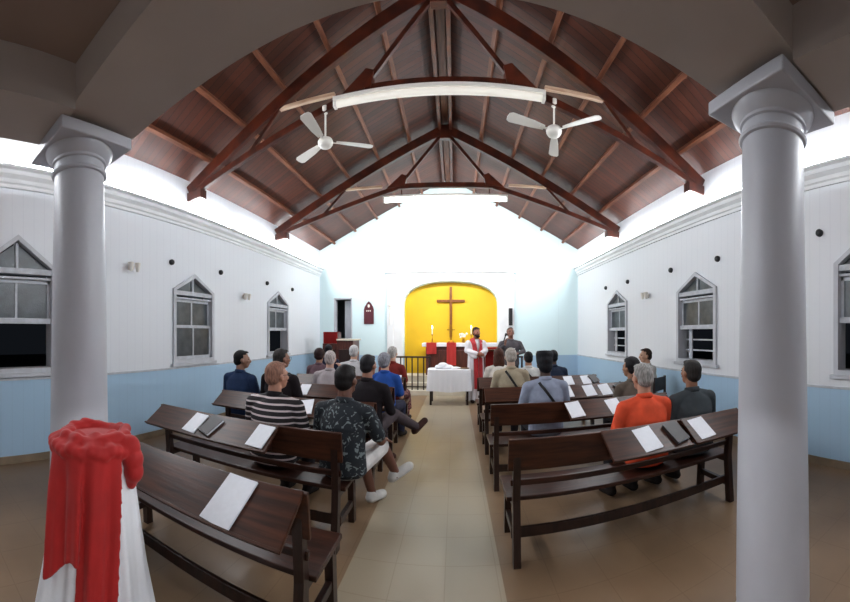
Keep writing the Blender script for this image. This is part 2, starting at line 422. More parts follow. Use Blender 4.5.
# lamp battens under the trusses
def batten(y, z, m, label, lit):
    t = empty('lamp_batten', (XC, y, z), label, 'ceiling lamp')
    bm = NB(); box(bm, -1.28, 1.28, -.045, .045, .035, .08, .006); link('housing', bm, M['enamel'], t)
    bm = NB(); mt = Matrix.Rotation(pi/2, 4, 'Y'); lathe(bm, [(.035, -1.24), (.042, -1.235), (.042, 1.235), (.035, 1.24)], seg=16, mtx=mt); link('tube', bm, m, t, True, 40)
    for s in (-1, 1):
        bm = NB(); box(bm, *sorted((s*1.24, s*1.28)), -.04, .04, -.04, .05, .006); link('end_cap', bm, M['enamel'], t)
        bm = NB(); box(bm, s*.9-.012, s*.9+.012, -.01, .01, .08, 4.54-z, .002); link('hanger', bm, M['beam'], t)
    return t
batten(4.1, 4.40, M['tubelow'], 'long dull white tube lamp across the nave under the near truss', False)
batten(7.15, 4.33, M['tube'], 'glaring lit tube lamp across the nave under the far truss', True)

# ceiling fans
def fan(x, y, z, ztop, label, rz):
    t = empty('ceiling_fan', (x, y, z), label, 'ceiling fan', 'white ceiling fans under the near truss', rz)
    E_ = M['enamel']
    bm = NB(); lathe(bm, [(.03, -.075), (.075, -.06), (.095, -.03), (.1, .0), (.085, .03), (.05, .05), (.02, .06)], seg=24); link('motor', bm, E_, t, True, 40)
    bm = NB(); lathe(bm, [(.012, .05), (.012, ztop-z-.05)], seg=10); link('rod', bm, E_, t, True, 40)
    bm = NB(); lathe(bm, [(.02, ztop-z-.09), (.045, ztop-z-.06), (.045, ztop-z)], seg=16); link('canopy', bm, E_, t, True, 40)
    for k in range(3):
        bm = NB()
        mt = Matrix.Rotation(2*pi*k/3, 4, 'Z') @ Matrix.Rotation(radians(12), 4, 'X')
        pts = [(.14, -.04), (.3, -.06), (.58, -.07), (.62, -.05), (.63, 0), (.62, .05), (.58, .07), (.3, .05), (.14, .03)]
        a = [bm.verts.new((px, py, .0)) for px, py in pts]; b = [bm.verts.new((px, py, .008)) for px, py in pts]
        bm.faces.new(a); bm.faces.new(b[::-1])
        for i in range(len(pts)): bm.faces.new([a[i], b[i], b[(i+1) % len(pts)], a[(i+1) % len(pts)]])
        box(bm, .07, .2, -.015, .015, -.006, .0, .001)
        bmesh.ops.transform(bm, matrix=mt, verts=bm.verts)
        link('blade', bm, E_, t)
fan(-1.63, 4.2, 4.02, 4.47, 'white ceiling fan under the left half of the near truss', .5)
fan(1.22, 4.2, 4.09, 4.47, 'white ceiling fan under the right half of the near truss', 1.3)

# ------------------------------------------------------------------ gallery over the camera, on two columns
CX, CY, CR = 1.79, 1.14, .19
ZT = HC+1.235
gal = empty('ceiling_gallery', (XC, 0, 0), kind='structure')
GW = CX+.13; Y1, Y0b = 1.38, .90
bm = NB()
pts = []
n = 24
for k in range(n+1):
    x = -GW+2*GW*k/n; u = x/GW
    pts.append((x, ZT+.11*(1-u*u)))
prism(bm, [(x, Y0b, z) for x, z in pts]+[(GW, Y0b, ZT+.55), (-GW, Y0b, ZT+.55)], (0, Y1-Y0b, 0)); link('front_beam', bm, M['soffit'], gal)
for s in (-1, 1):
    bm = NB(); box(bm, *sorted((s*GW, s*(GW-.42))), YB, Y0b, ZT, ZT+.55); link('side_beam', bm, M['soffit'], gal)
bm = NB(); box(bm, -(GW-.42), GW-.42, YB, Y0b, ZT+.25, ZT+.55); link('panel', bm, M['soffit2'], gal)

def column(x, label, cy):
    t = empty('column', (x, cy, 0), label, 'column', 'white round columns under the gallery')
    bm = NB(); z1 = ZT-.22
    prof = [(CR*1.04+(CR*.86-CR*1.04)*(i/14)**1.2, .16+(z1-.16)*i/14) for i in range(15)]
    lathe(bm, prof, seg=48); link('shaft', bm, M['column'], t, True, 40)
    bm = NB(); r = CR*.86
    lathe(bm, [(r, z1-.005), (r+.014, z1), (r+.02, z1+.012), (r+.014, z1+.024), (r+.002, z1+.03), (r+.002, z1+.07), (r+.014, z1+.075), (r+.014, z1+.09), (r+.03, z1+.105), (r+.052, z1+.13), (r+.058, z1+.15)], seg=48)
    link('necking', bm, M['column'], t, True, 30)
    bm = NB(); h = .245
    box(bm, -h, h, -h, h, z1+.15, ZT, .008); link('abacus', bm, M['column'], t)
    bm = NB(); lathe(bm, [(.205, 0), (.215, .02), (.215, .06), (.2, .08), (.192, .165)], seg=48)
    link('base', bm, M['column'], t)
column(-2.01, 'white round column behind the red and white draped stand', 1.09)
column(1.48, 'white round column on the right with nothing draped beside it', 1.155)

# ------------------------------------------------------------------ windows
def window(n, side, y, k, mode):
    s = 1 if side == 'left' else -1           # inward direction in x
    x = XL if side == 'left' else XR
    t = empty('window_%d' % n, (x, y, 0), kind='structure')
    a, b, c = wdims(k)
    def P(u, z, d): return V((s*d, u, z))
    def bx(bm, u0, u1, z0, z1, d0, d1, bev=.003): box(bm, *sorted((s*d0, s*d1)), u0, u1, z0, z1, bev)
    # casing ring with the pointed head
    out = [(p[0]-y, p[1]) for p in whole(y, k)]; inn = [(p[0]-y, p[1]) for p in whole(y, k, .058)]
    bm = NB(); nn = len(out)
    for d0, d1 in ((-.16, .035),):
        A = [bm.verts.new(P(*p, d1)) for p in out]; B = [bm.verts.new(P(*p, d1)) for p in inn]
        C_ = [bm.verts.new(P(*p, 0)) for p in out]; D = [bm.verts.new(P(*p, d0)) for p in inn]
        for i in range(nn):
            j = (i+1) % nn
            bm.faces.new([A[i], A[j], B[j], B[i]]); bm.faces.new([A[i], C_[i], C_[j], A[j]]); bm.faces.new([B[i], B[j], D[j], D[i]])
    link('casing', bm, M['winwood'], t)
    bm = NB(); bx(bm, -WH-.04, WH+.04, a-.045, a, -.0, .06); link('sill', bm, M['winwood'], t)
    w = WH-.058
    zi = a+.058
    bm = NB(); bx(bm, -w, w, b-.09, b-.02, -.09, .02); bx(bm, -w, w, b-.15, b-.12, -.08, -.0); link('transom', bm, M['winin'], t)
    bm = NB(); bx(bm, -.018, .018, b-.02, c-.09, -.07, -.02); link('mullion', bm, M['winin'], t)
    def tri(u0, u1):
        bm = NB(); hh = c-.085-(b-.02)
        pts = [P(-w if u0 < 0 else .018, b-.02, -.05), P(-.018 if u0 < 0 else w, b-.02, -.05), P(-.018 if u0 < 0 else .018, b-.02+hh*(1-.02/w), -.05)]
        prism(bm, pts, (s*.006, 0, 0)); link('pane', bm, M['glass'], t)
    tri(-1, 0); tri(0, 1)
    zm = (zi+b-.15)/2+.02
    def sash(name, z0, z1, d):
        bm = NB()
        bx(bm, -w, -w+.034, z0, z1, d-.03, d); bx(bm, w-.034, w, z0, z1, d-.03, d); bx(bm, -w, w, z0, z0+.05, d-.03, d); bx(bm, -w, w, z1-.045, z1, d-.03, d)
        bx(bm, -.016, .016, z0, z1, d-.028, d-.004)
        sh = link(name, bm, M['winin'], t)
        for u0, u1 in ((-w+.034, -.016), (.016, w-.034)):
            bm = NB(); bx(bm, u0, u1, z0+.05, z1-.045, d-.018, d-.012, 0); link('pane', bm, M['glass'], sh)
    sash('upper_sash', zm, b-.15, -.05)
    if mode == 'closed': sash('lower_sash', zi, zm+.045, -.01)
    else:
        bm = NB(); bx(bm, -w, w, zm-.02, zm+.045, -.05, -.01); link('meeting_rail', bm, M['winin'], t)
        if mode == 'bars':
            bm = NB()
            for q in (.28, .62): bx(bm, -w, w, zi+(zm-zi)*q-.012, zi+(zm-zi)*q+.012, -.15, -.13)
            bx(bm, w-.2, w-.11, zi, zm, -.13, -.11); link('guard_bars', bm, M['winin'], t)
n = 1
for (y, k, c), md in zip(WIN_L, ('open', 'closed', 'open')): window(n, 'left', y, k, md); n += 1
for (y, k, c), md in zip(WIN_R, ('open', 'bars', 'bars')): window(n, 'right', y, k, md); n += 1

# small dark wall vents either side of each window, and little wall lamps
def vent(x, y, z, label):
    s = 1 if x < 0 else -1
    bm = NB(); lathe(bm, [(.045, 0), (.045, .03), (.035, .045), (.02, .05)], seg=16, mtx=Matrix.Translation((x, y, z)) @ Matrix.Rotation(s*pi/2, 4, 'Y'))
    tag(link('wall_vent', bm, M['black'], smooth=True, angle=40), label, 'wall vent', 'round dark vents high on the side walls')
vn = {'left': [(3.8, 'nearer side of the closed sash window'), (5.04, 'farther side of the closed sash window'), (6.7, 'nearer side of the far open window'), (7.95, 'farther side of the far open window')],
      'right': [(2.1, 'beside the right column'), (3.85, 'nearer side of the middle window'), (5.06, 'farther side of the middle window'), (6.67, 'nearer side of the far window'), (7.8, 'farther side of the far window')]}
for sd, ls in vn.items():
    for y, w in ls: vent(XL if sd == 'left' else XR, y, HC+(1.13 if y > 2.5 else 1.2), 'small round black vent on the %s wall, %s' % (sd, w))
def sconce(x, y, z, label):
    s = 1 if x < 0 else -1
    t = empty('wall_lamp', (x, y, z), label, 'wall lamp')
    bm = NB(); lathe(bm, [(.05, 0), (.05, .015), (.02, .03), (.015, .08)], seg=16, mtx=Matrix.Rotation(s*pi/2, 4, 'Y')); link('bracket', bm, M['enamel'], t, True, 40)
    for d in (-.06, .06):
        bm = NB(); lathe(bm, [(.02, -.07), (.045, .05), (.04, .055)], cx=s*.09, cy=d, seg=16); link('lamp_shade', bm, M['enamel'], t, True, 40)
sconce(XL, 3.0, 2.5, 'small white twin wall lamp left of the closed sash window')
sconce(XL, 5.8, 2.3, 'small white twin wall lamp between the two far left windows')
sconce(XR, 5.85, 2.3, 'small white twin wall lamp between the two far right windows')

# ------------------------------------------------------------------ chancel
for n_, (y0, z, nm) in enumerate(((8.78, .12, 'lower'), (9.0, .28, 'middle'), (9.2, .45, 'upper'))):
    bm = NB(); x0, x1 = -2.0, 1.8
    box(bm, x0, x1, y0, YF-.055, (0, .12, .28)[n_]+.0005*n_, z, .006)
    tag(link('step', bm, M['cream']), '%s cream chancel step below the altar' % nm, 'step')

def rail(x0, x1, y, z, label, nb):
    t = empty('altar_rail', (x0, y, z), label, 'railing'); L = x1-x0
    bm = NB(); bar(bm, (0, 0, .84), (L, 0, .84), .06, .045); link('handrail', bm, M['iron'], t)
    bm = NB(); bar(bm, (0, 0, .08), (L, 0, .08), .03, .03); link('bottom_rail', bm, M['iron'], t)
    for k in range(nb):
        bm = NB(); x = .03+(L-.06)*k/(nb-1); e = k in (0, nb-1)
        bar(bm, (x, 0, 0), (x, 0, .83), .045 if e else .03, .045 if e else .03, up=V((0, 1, 0)), bev=.002); link('post' if e else 'baluster', bm, M['iron'], t)
rail(-1.72, -.62, 8.9, .12, 'dark altar rail with thin balusters left of the white-clothed table', 8)
rail(.75, 1.75, 8.9, .12, 'dark altar rail partly hidden behind the robed minister', 7)

al = empty('altar', (.0, 9.5, .45), 'brown fronted altar with a white top under the large cross', 'altar')
bm = NB(); box(bm, -.78, 1.1, -.16, .28, 0, .76, .01); link('body', bm, M['brick'], al)
bm = NB(); box(bm, -.88, 1.2, -.22, .32, .76, .86, .012); link('top', bm, M['cloth_w'], al)
for k in range(3):
    bm = NB(); box(bm, -.7+k*.6, -.2+k*.6, -.175, -.158, .08, .66, .006); link('front_panel', bm, M['pulpit'], al)
def hanging(x0, x1, y, z0, z1, m, label, name='altar_hanging'):
    bm = NB(); nx, nz_ = 8, 10; F = []
    for j in range(nz_+1):
        F.append([bm.verts.new((x0+(x1-x0)*i/nx, y-.006*sin(i*1.7)*(j/nz_), z1+(z0-z1)*j/nz_)) for i in range(nx+1)])
    for j in range(nz_):
        for i in range(nx): bm.faces.new([F[j][i], F[j][i+1], F[j+1][i+1], F[j+1][i]])
    r = bmesh.ops.solidify(bm, geom=bm.faces[:], thickness=.006)
    box(bm, x0, x1, y-.003, y+.16, z1, z1+.006)
    return tag(link(name, bm, m, smooth=True, angle=40), label, 'cloth')
hanging(-.76, -.49, 9.25, 1.02, 1.315, M['pink_r'], 'short coral red cloth hanging at the left of the altar front')
hanging(-.22, .03, 9.25, .72, 1.315, M['pink_r'], 'longer coral red cloth hanging at the centre of the altar front')

# big cross on the yellow wall
cr = empty('cross', (-.12, YF+.16, 0), 'large plain brown wooden cross on the yellow niche wall', 'cross')
bm = NB(); box(bm, -.035, .035, -.03, .03, 1.45, 2.9, .004); link('upright', bm, M['crosswood'], cr)
bm = NB(); box(bm, -.4, .4, -.035, .025, 2.46, 2.53, .004); link('crossbar', bm, M['crosswood'], cr)
# small standing brass cross on the altar
cr = empty('altar_cross', (-.11, 9.5, 1.31), 'small brass cross standing on the altar centre', 'cross')
bm = NB(); box(bm, -.09, .09, -.05, .05, 0, .04, .006); box(bm, -.06, .06, -.035, .035, .04, .07, .006); link('foot', bm, M['brass'], cr)
bm = NB(); box(bm, -.016, .016, -.01, .01, .07, .5, .003); box(bm, -.11, .11, -.01, .01, .34, .37, .003); link('cross_bars', bm, M['brass'], cr)
def candle(x, label):
    t = empty('candlestick', (x, 9.5, 1.31), label, 'candle')
    bm = NB(); lathe(bm, [(.055, 0), (.055, .012), (.018, .03), (.014, .08), (.026, .1), (.012, .12), (.012, .2), (.035, .22), (.035, .23)], seg=20); link('holder', bm, M['brass'], t, True, 40)
    bm = NB(); lathe(bm, [(.016, .23), (.016, .38), (.004, .385)], seg=14); link('candle', bm, M['wax'], t, True, 40)
    bm = NB(); lathe(bm, [(.002, .385), (.013, .405), (.014, .42), (.008, .45), (.001, .475)], seg=12); link('flame', bm, M['flame'], t, True)
candle(-.62, 'lit white candle in a brass holder on the altar left end')
candle(.44, 'lit white candle on the altar right of the flowers, beside the minister')
def flowers(x, label):
    t = empty('flower_vase', (x, 9.52, 1.31), label, 'flowers')
    bm = NB(); lathe(bm, [(.03, 0), (.045, .03), (.03, .09), (.04, .12)], seg=16); link('vase', bm, M['brass'], t, True, 40)
    bm = NB(); rr = random.Random(int(x*100))
    for k in range(16): ell(bm, (rr.uniform(-.1, .1), rr.uniform(-.06, .06), .15+rr.uniform(0, .12)), (.03, .03, .025), 8)
    link('blossoms', bm, M['wax'], t, True)
flowers(.23, 'white flowers in a small vase on the altar right of the brass cross')

# white-clothed table before the altar
tb = empty('communion_table', (-.13, 7.85, 0), 'small dark-legged table under a white cloth in the aisle front', 'table')
bm = NB(); box(bm, -.43, .43, -.25, .25, .735, .765, .004); link('table_top', bm, M['pulpit'], tb)
for sx in (-1, 1):
    for sy in (-1, 1):
        bm = NB(); bar(bm, (sx*.40, sy*.22, 0), (sx*.40, sy*.22, .735), .045, .045, up=V((0, 1, 0))); link('leg', bm, M['pew_dark'], tb)
def drape(name, cx, cy, hx, hy, z0, z1, flare, m, fold=.012, nf=26, seg=96, rnd=6.0):
    bm = NB(); rings = []
    for j in range(9):
        t = j/8; ring = []
        for k in range(seg):
            a = 2*pi*k/seg; c, s = cos(a), sin(a)
            q = (abs(c)**rnd+abs(s)**rnd)**(-1/rnd)
            f = 1+flare*t; w = fold*t*sin(nf*a+sin(3*a)*1.5)
            ring.append(bm.verts.new((cx+(hx*f*q+w)*c, cy+(hy*f*q+w)*s, z1+(z0-z1)*t+.012*sin(5*a)*t)))
        rings.append(ring)
    for j in range(8):
        for k in range(seg): bm.faces.new([rings[j][k], rings[j][(k+1) % seg], rings[j+1][(k+1) % seg], rings[j+1][k]])
    bm.faces.new(rings[0])
    return link(name, bm, m, smooth=True, angle=50)
o = drape('tablecloth', -.13, 7.85, .475, .295, .3, .771, .05, M['cloth_w']); tag(o, 'white cloth hanging over the small table before the altar', 'tablecloth')
bm = NB(); rr = random.Random(3)
for p in ((-.12, 0), (-.05, .03), (-.2, .02), (.0, 0)): ell(bm, (-.15+p[0], 7.83+p[1], .81+(.05 if p[0] == -.12 else 0)), (.11, .1, .055), 14)
ell(bm, (-.08+.08, 7.83, .79), (.14, .1, .03), 14)
bm = remesh(bm, .012, 4); tag(link('folded_cloth', bm, M['cloth_w'], smooth=True), 'heaped white cloth lying on the table before the altar', 'cloth')
bm = NB(); lathe(bm, [(.02, .772), (.1, .775), (.13, .79), (.125, .795), (.09, .782)], cx=.2, cy=7.82, seg=24); tag(link('tray', bm, M['pulpit'], smooth=True, angle=40), 'small brown tray on the right of the white tablecloth', 'tray')

# right lectern with the big red cloth
lc = empty('lectern', (.93, 8.45, 0), 'wooden lectern behind the robed minister, faced with a large red cloth', 'lectern')
bm = NB(); box(bm, -.2, .2, -.18, .18, .06, 1.18, .01); link('body', bm, M['pulpit'], lc)
bm = NB(); box(bm, -.25, .25, -.24, .24, 0, .06, .01); link('base', bm, M['pulpit'], lc)
bm = NB(); box(bm, -.25, .25, -.22, .22, 1.18, 1.22, .008, Matrix.Rotation(.12, 4, 'X')); link('book_rest', bm, M['pulpit'], lc)
bm = NB(); box(bm, -.21, .21, -.25, -.235, .5, 1.19, .004); box(bm, -.21, .21, -.25, .1, 1.19, 1.2)
bm2 = bm; o = link('lectern_cloth', bm2, M['cloth_r']); o.location = (.93, 8.45, .03); tag(o, 'large plain red cloth over the lectern beside the minister', 'cloth')

# left pulpit
pu = empty('pulpit', (-3.0, 8.9, 0), 'dark wooden pulpit with a stepped top before the doorway', 'pulpit')
bm = NB(); box(bm, -.42, -.02, -.3, .3, 0, 1.3, .01); box(bm, -.02, .42, -.3, .3, 0, 1.38, .01); link('body', bm, M['pulpit'], pu)
bm = NB(); box(bm, -.02, .46, -.34, .34, 1.38, 1.42, .008); link('desk_top', bm, M['cream'], pu)
bm = NB(); box(bm, -.4, -.04, -.22, .12, 1.3, 1.595, .01); link('book_rest', bm, M['pulpit'], pu)
for k in range(2):
    bm = NB(); box(bm, -.38+k*.42, -.06+k*.42, -.312, -.298, .2, 1.15, .008); link('panel', bm, M['pew_dark'], pu)
hanging(-3.42, -3.02, 8.66, 1.18, 1.60, M['cloth_r'], 'bright red square cloth on the pulpit by the doorway', 'pulpit_cloth')

# gothic hymn board
hb = empty('hymn_board', (-2.47, YF-.03, 1.84), 'dark maroon arch-topped board on the pale wall right of the doorway', 'board')
pts = [(-.145, 0), (.145, 0), (.145, .42), (.12, .5), (.06, .6), (0, .66), (-.06, .6), (-.12, .5), (-.145, .42)]
bm = NB(); prism(bm, [(x, 0, z) for x, z in pts], (0, .03, 0)); link('board', bm, M['plaque'], hb)
bm = NB(); lathe(bm, [(.035, -.012), (.035, .0), (.02, .0)], cx=0, cy=-.52, seg=5, mtx=Matrix.Rotation(-pi/2, 4, 'X')); 
ell(bm, (0, -.004, .52), (.035, .01, .05), 10); link('ornament', bm, M['wax'], hb)
bm = NB(); 
for k in range(3): box(bm, -.07+k*.05, -.04+k*.05, -.006, 0, .36, .40)
link('number_cards', bm, M['wax'], hb)
# column speaker, pilaster lamp
bm = NB(); box(bm, 1.5, 1.6, YF-.22, YF-.12, HC+.24, HC+.72, .01); box(bm, 1.53, 1.57, YF-.13, YF-.05, HC+.4, HC+.5); tag(link('loudspeaker', bm, M['black']), 'narrow black loudspeaker on the white pilaster above the reader', 'loudspeaker')
sc_ = empty('pilaster_lamp', (-1.83, YF-.1, 2.3), 'slim pale lamp on the white pilaster left of the yellow niche', 'wall lamp')
bm = NB(); lathe(bm, [(.012, -.5), (.012, 0), (.04, .02), (.05, .1), (.03, .14)], cy=-.05, seg=14); link('lamp_stem', bm, M['enamel'], sc_, True, 40)
bm = NB(); box(bm, -.03, .03, -.05, .0, -.06, -.02, .004); link('bracket', bm, M['enamel'], sc_)

# ------------------------------------------------------------------ pews
def pew(name_label, x0, x1, yb, ledges, group):
    """yb: plane of the backrest; the sitter is on the +y side, book ledge on the near side"""
    t = empty('pew', ((x0+x1)/2, yb, 0), name_label, 'pew', group)
    cx = (x0+x1)/2; h = (x1-x0)/2
    W, D = M['pew'], M['pew_dark']
    bm = NB(); mt = Matrix.Translation((0, .0, .64)) @ Matrix.Rotation(radians(8), 4, 'X')
    box(bm, -h, h, -.012, .012, 0, .22, .005, mt); link('backrest', bm, M['pew_board'], t)
    bm = NB(); box(bm, -h+.02, h-.02, .01, .035, .53, .57, .004); link('back_rail', bm, W, t)
    bm = NB(); box(bm, -h, h, .06, .44, .405, .435, .006); link('seat', bm, W, t)
    bm = NB(); box(bm, -h+.03, h-.03, .40, .42, .33, .405, .003); link('seat_apron', bm, D, t)
    bm = NB(); box(bm, -h+.03, h-.03, .045, .07, .16, .23, .004); link('stretcher', bm, D, t)
    for s in (-1, 1):
        ex = s*(h-.06)
        bm = NB(); prism(bm, [(ex-.025, -.03, 0), (ex-.025, .035, 0), (ex-.025, .06, .43), (ex-.025, .0, .85), (ex-.025, -.035, .85), (ex-.025, .0, .43)], (.05, 0, 0)); link('leg', bm, D, t)
        bm = NB(); prism(bm, [(ex-.025, .40, 0), (ex-.025, .46, 0), (ex-.025, .43, .41), (ex-.025, .37, .41)], (.05, 0, 0)); link('leg', bm, D, t)
        bm = NB(); box(bm, ex-.018, ex+.018, .02, .42, .14, .19, .003); link('side_rail', bm, D, t)
        bm = NB(); box(bm, ex-.02, ex+.02, .03, .44, .36, .405, .003); link('seat_bearer', bm, D, t)
    for a, b in ledges:
        bm = NB(); mt = Matrix.Translation((0, -.03, .865)) @ Matrix.Rotation(radians(33), 4, 'X')
        box(bm, a-cx, b-cx, -.27, 0, -.02, 0, .005, mt)
        box(bm, a-cx, b-cx, -.275, -.262, 0, .012, .002, mt); link('book_ledge', bm, M['pew_board'], t)
        for q in (a+.08, b-.08):
            bm = NB(); prism(bm, [(q-cx-.012, -.03, .83), (q-cx-.012, -.2, .73), (q-cx-.012, -.03, .66)], (.024, 0, 0)); link('ledge_bracket', bm, D, t)
    return t
RY = [2.30, 3.45, 4.5, 5.55]
LY = [1.42, 2.35, 3.45, 4.5, 5.55]
RX0, RX1, LX0, LX1 = .35, 2.36, -2.68, -.78
ordn = ['nearest', 'second', 'third', 'fourth', 'farthest']
rl = ['dark wooden pew nearest the camera right of the aisle, under the orange-shirted man', 'dark wooden pew right of the aisle, seating the person in the blue-grey shirt', 'dark wooden pew right of the aisle, seating the bald person in beige', 'dark wooden pew right of the aisle, frontmost, nearest the reader']
for i, y in enumerate(RY):
    pew(rl[i], RX0, RX1, y, [(1.0, 1.66), (1.7, RX1)] if i == 0 else [(RX0+.02, RX1-.02)] if i > 1 else [(RX0+.75, RX1-.02)], 'pews right of the aisle')
ll = ['empty dark pew in the left foreground beside the draped stand', 'dark wooden pew left of the aisle, seating the leaf-print and striped-shirt men',
      'dark wooden pew left of the aisle, seating the navy-polo man by the wall', 'dark wooden pew left of the aisle, seating the grey-haired woman in blue', 'dark wooden pew left of the aisle, frontmost, nearest the pulpit']
for i, y in enumerate(LY):
    pew(ll[i], (LX0+.4, LX0+.1, LX0, LX0, LX0)[i], LX1 if i else -.62, y, [(-1.74, -.64)] if i == 0 else [(LX0+.12, -1.27)] if i == 1 else [(LX0+.02, LX1-.02)], 'pews left of the aisle')

def onledge(name, x, yb, m, label, w=.155, h=.215, th=.004, rz=0, up=.02, cat='booklet'):
    t = empty(name, (x, yb-.03, .865), label, cat, 'service booklets on the pew ledges')
    t.rotation_euler = (radians(33), 0, 0)
    bm = NB(); mt = Matrix.Rotation(rz, 4, 'Z')
    mt = Matrix.Translation((0, -.135, .0)) @ mt
    box(bm, -w/2, w/2, -h/2, h/2, .001, .001+th*.4, 0, mt); link('back_leaf', bm, m, t)
    bm = NB()
    n_ = 6; A = []
    for i in range(n_+1):
        u = -w/2+w*i/n_; z = .0015+th*.4+.007*(i/n_)**2
        A.append([bm.verts.new(mt @ V((u, -h/2, z))), bm.verts.new(mt @ V((u, h/2, z))), bm.verts.new(mt @ V((u, h/2, z+.001))), bm.verts.new(mt @ V((u, -h/2, z+.001)))])
    for i in range(n_):
        for k in range(4): bm.faces.new([A[i][k], A[i][(k+1) % 4], A[i+1][(k+1) % 4], A[i+1][k]])
    bm.faces.new(A[0]); bm.faces.new(A[-1][::-1]); link('front_leaf', bm, m, t)
def bookon(x, yb, label, w=.13, h=.19, rz=0):
    t = empty('hymn_book', (x, yb-.03, .865), label, 'book', 'dark books on the pew ledges'); t.rotation_euler = (radians(33), 0, 0)
    mt = Matrix.Translation((0, -.135, .0)) @ Matrix.Rotation(rz, 4, 'Z')
    bm = NB(); box(bm, -w/2, w/2, -h/2, h/2, .001, .005, .001, mt); box(bm, -w/2, w/2, -h/2, h/2, .023, .027, .001, mt); box(bm, -w/2, -w/2+.005, -h/2, h/2, .001, .027, .001, mt); link('cover', bm, M['book'], t)
    bm = NB(); box(bm, -w/2+.005, w/2-.005, -h/2+.005, h/2-.005, .005, .023, 0, mt); link('pages', bm, M['paper'], t)
for a in ((-.96, LY[0], 'large white sheet on the ledge of the empty left foreground pew', -.08), (-2.02, LY[1], 'white booklet at the wall end of the ledge behind the striped-shirt man', -.1),
          (-1.37, LY[1], 'white booklet mid-ledge behind the striped-shirt man, next to the plain board', -.1), (1.32, RY[0], 'white booklet on the ledge behind the orange-shirted man', .1),
          (1.83, RY[0], 'white booklet on the ledge behind the man in dark grey', .06), (1.18, RY[1], 'white booklet just right of the blue-grey-shirted person', .1),
          (1.62, RY[1], 'white booklet on the ledge left of the orange-shirted man', .1), (1.44, RY[2], 'leftmost white booklet on the ledge two rows before the orange-shirted man', .06),
          (1.76, RY[2], 'middle white booklet on the ledge two rows before the orange-shirted man', .06), (1.99, RY[2], 'rightmost white booklet on the ledge two rows before the orange-shirted man', .06),
          (1.82, RY[3], 'white booklet on the frontmost right pew ledge, left one', 0), (2.12, RY[3], 'white booklet on the frontmost right pew ledge, right one', 0),
          (-2.0, LY[3], 'white booklet on the ledge behind the balding white-shirted man', 0), (-1.5, LY[2], 'white booklet on the ledge left of the leaf-print shirt man', .2),
          (.62, RY[1]+.0, 'unused', 0)):
    if a[2] == 'unused': continue
    big = a[0] == -.96
    onledge('service_booklet', a[0], a[1], M['paper'], a[2], rz=a[3], w=.17 if big else .15, h=.25 if big else .21)
bookon(-1.84, LY[1], 'dark closed book between two booklets behind the striped-shirt man', rz=-.3)
bookon(1.57, RY[0], 'dark closed book on the ledge between the orange and grey-shirted men', rz=.2)
bookon(2.24, RY[2], 'dark book near the wall end of a right-hand pew ledge', rz=.5, w=.16)
bookon(2.26, RY[3], 'dark book near the wall end of the frontmost right pew ledge', rz=.3)

# ------------------------------------------------------------------ draped stand in the foreground
sx_, sy_ = -1.415, .85
st = empty('draped_stand', (sx_, sy_, 0), 'round stand hidden under a white cloth beside the left column', 'stand')
bm = NB(); lathe(bm, [(.2, 0), (.2, .03), (.04, .06), (.035, .98), (.15, 1.0), (.16, 1.03)], seg=24); link('pedestal', bm, M['pew_dark'], st, True, 40)
bm = NB(); seg = 120; rings = []
prof = [(.005, 1.045), (.09, 1.045), (.15, 1.04), (.172, 1.02), (.178, .97), (.186, .9), (.198, .8), (.215, .65), (.24, .45), (.275, .25), (.31, .1), (.33, .012)]
for r, z in prof:
    f = max(0, (1.0-z))
    rings.append([bm.verts.new((sx_+(r+f*.022*sin(11*2*pi*k/seg+sin(4*pi*k/seg)*1.3)+f*.01*sin(23*2*pi*k/seg))*cos(2*pi*k/seg), sy_+(r+f*.022*sin(11*2*pi*k/seg+sin(4*pi*k/seg)*1.3)+f*.01*sin(23*2*pi*k/seg))*sin(2*pi*k/seg), z)) for k in range(seg)])
for j in range(len(rings)-1):
    for k in range(seg): bm.faces.new([rings[j][k], rings[j][(k+1) % seg], rings[j+1][(k+1) % seg], rings[j+1][k]])
bm.faces.new(rings[0])
tag(link('stand_cloth', bm, M['cloth_w'], smooth=True), 'long white cloth flaring to the floor in the left foreground', 'cloth')
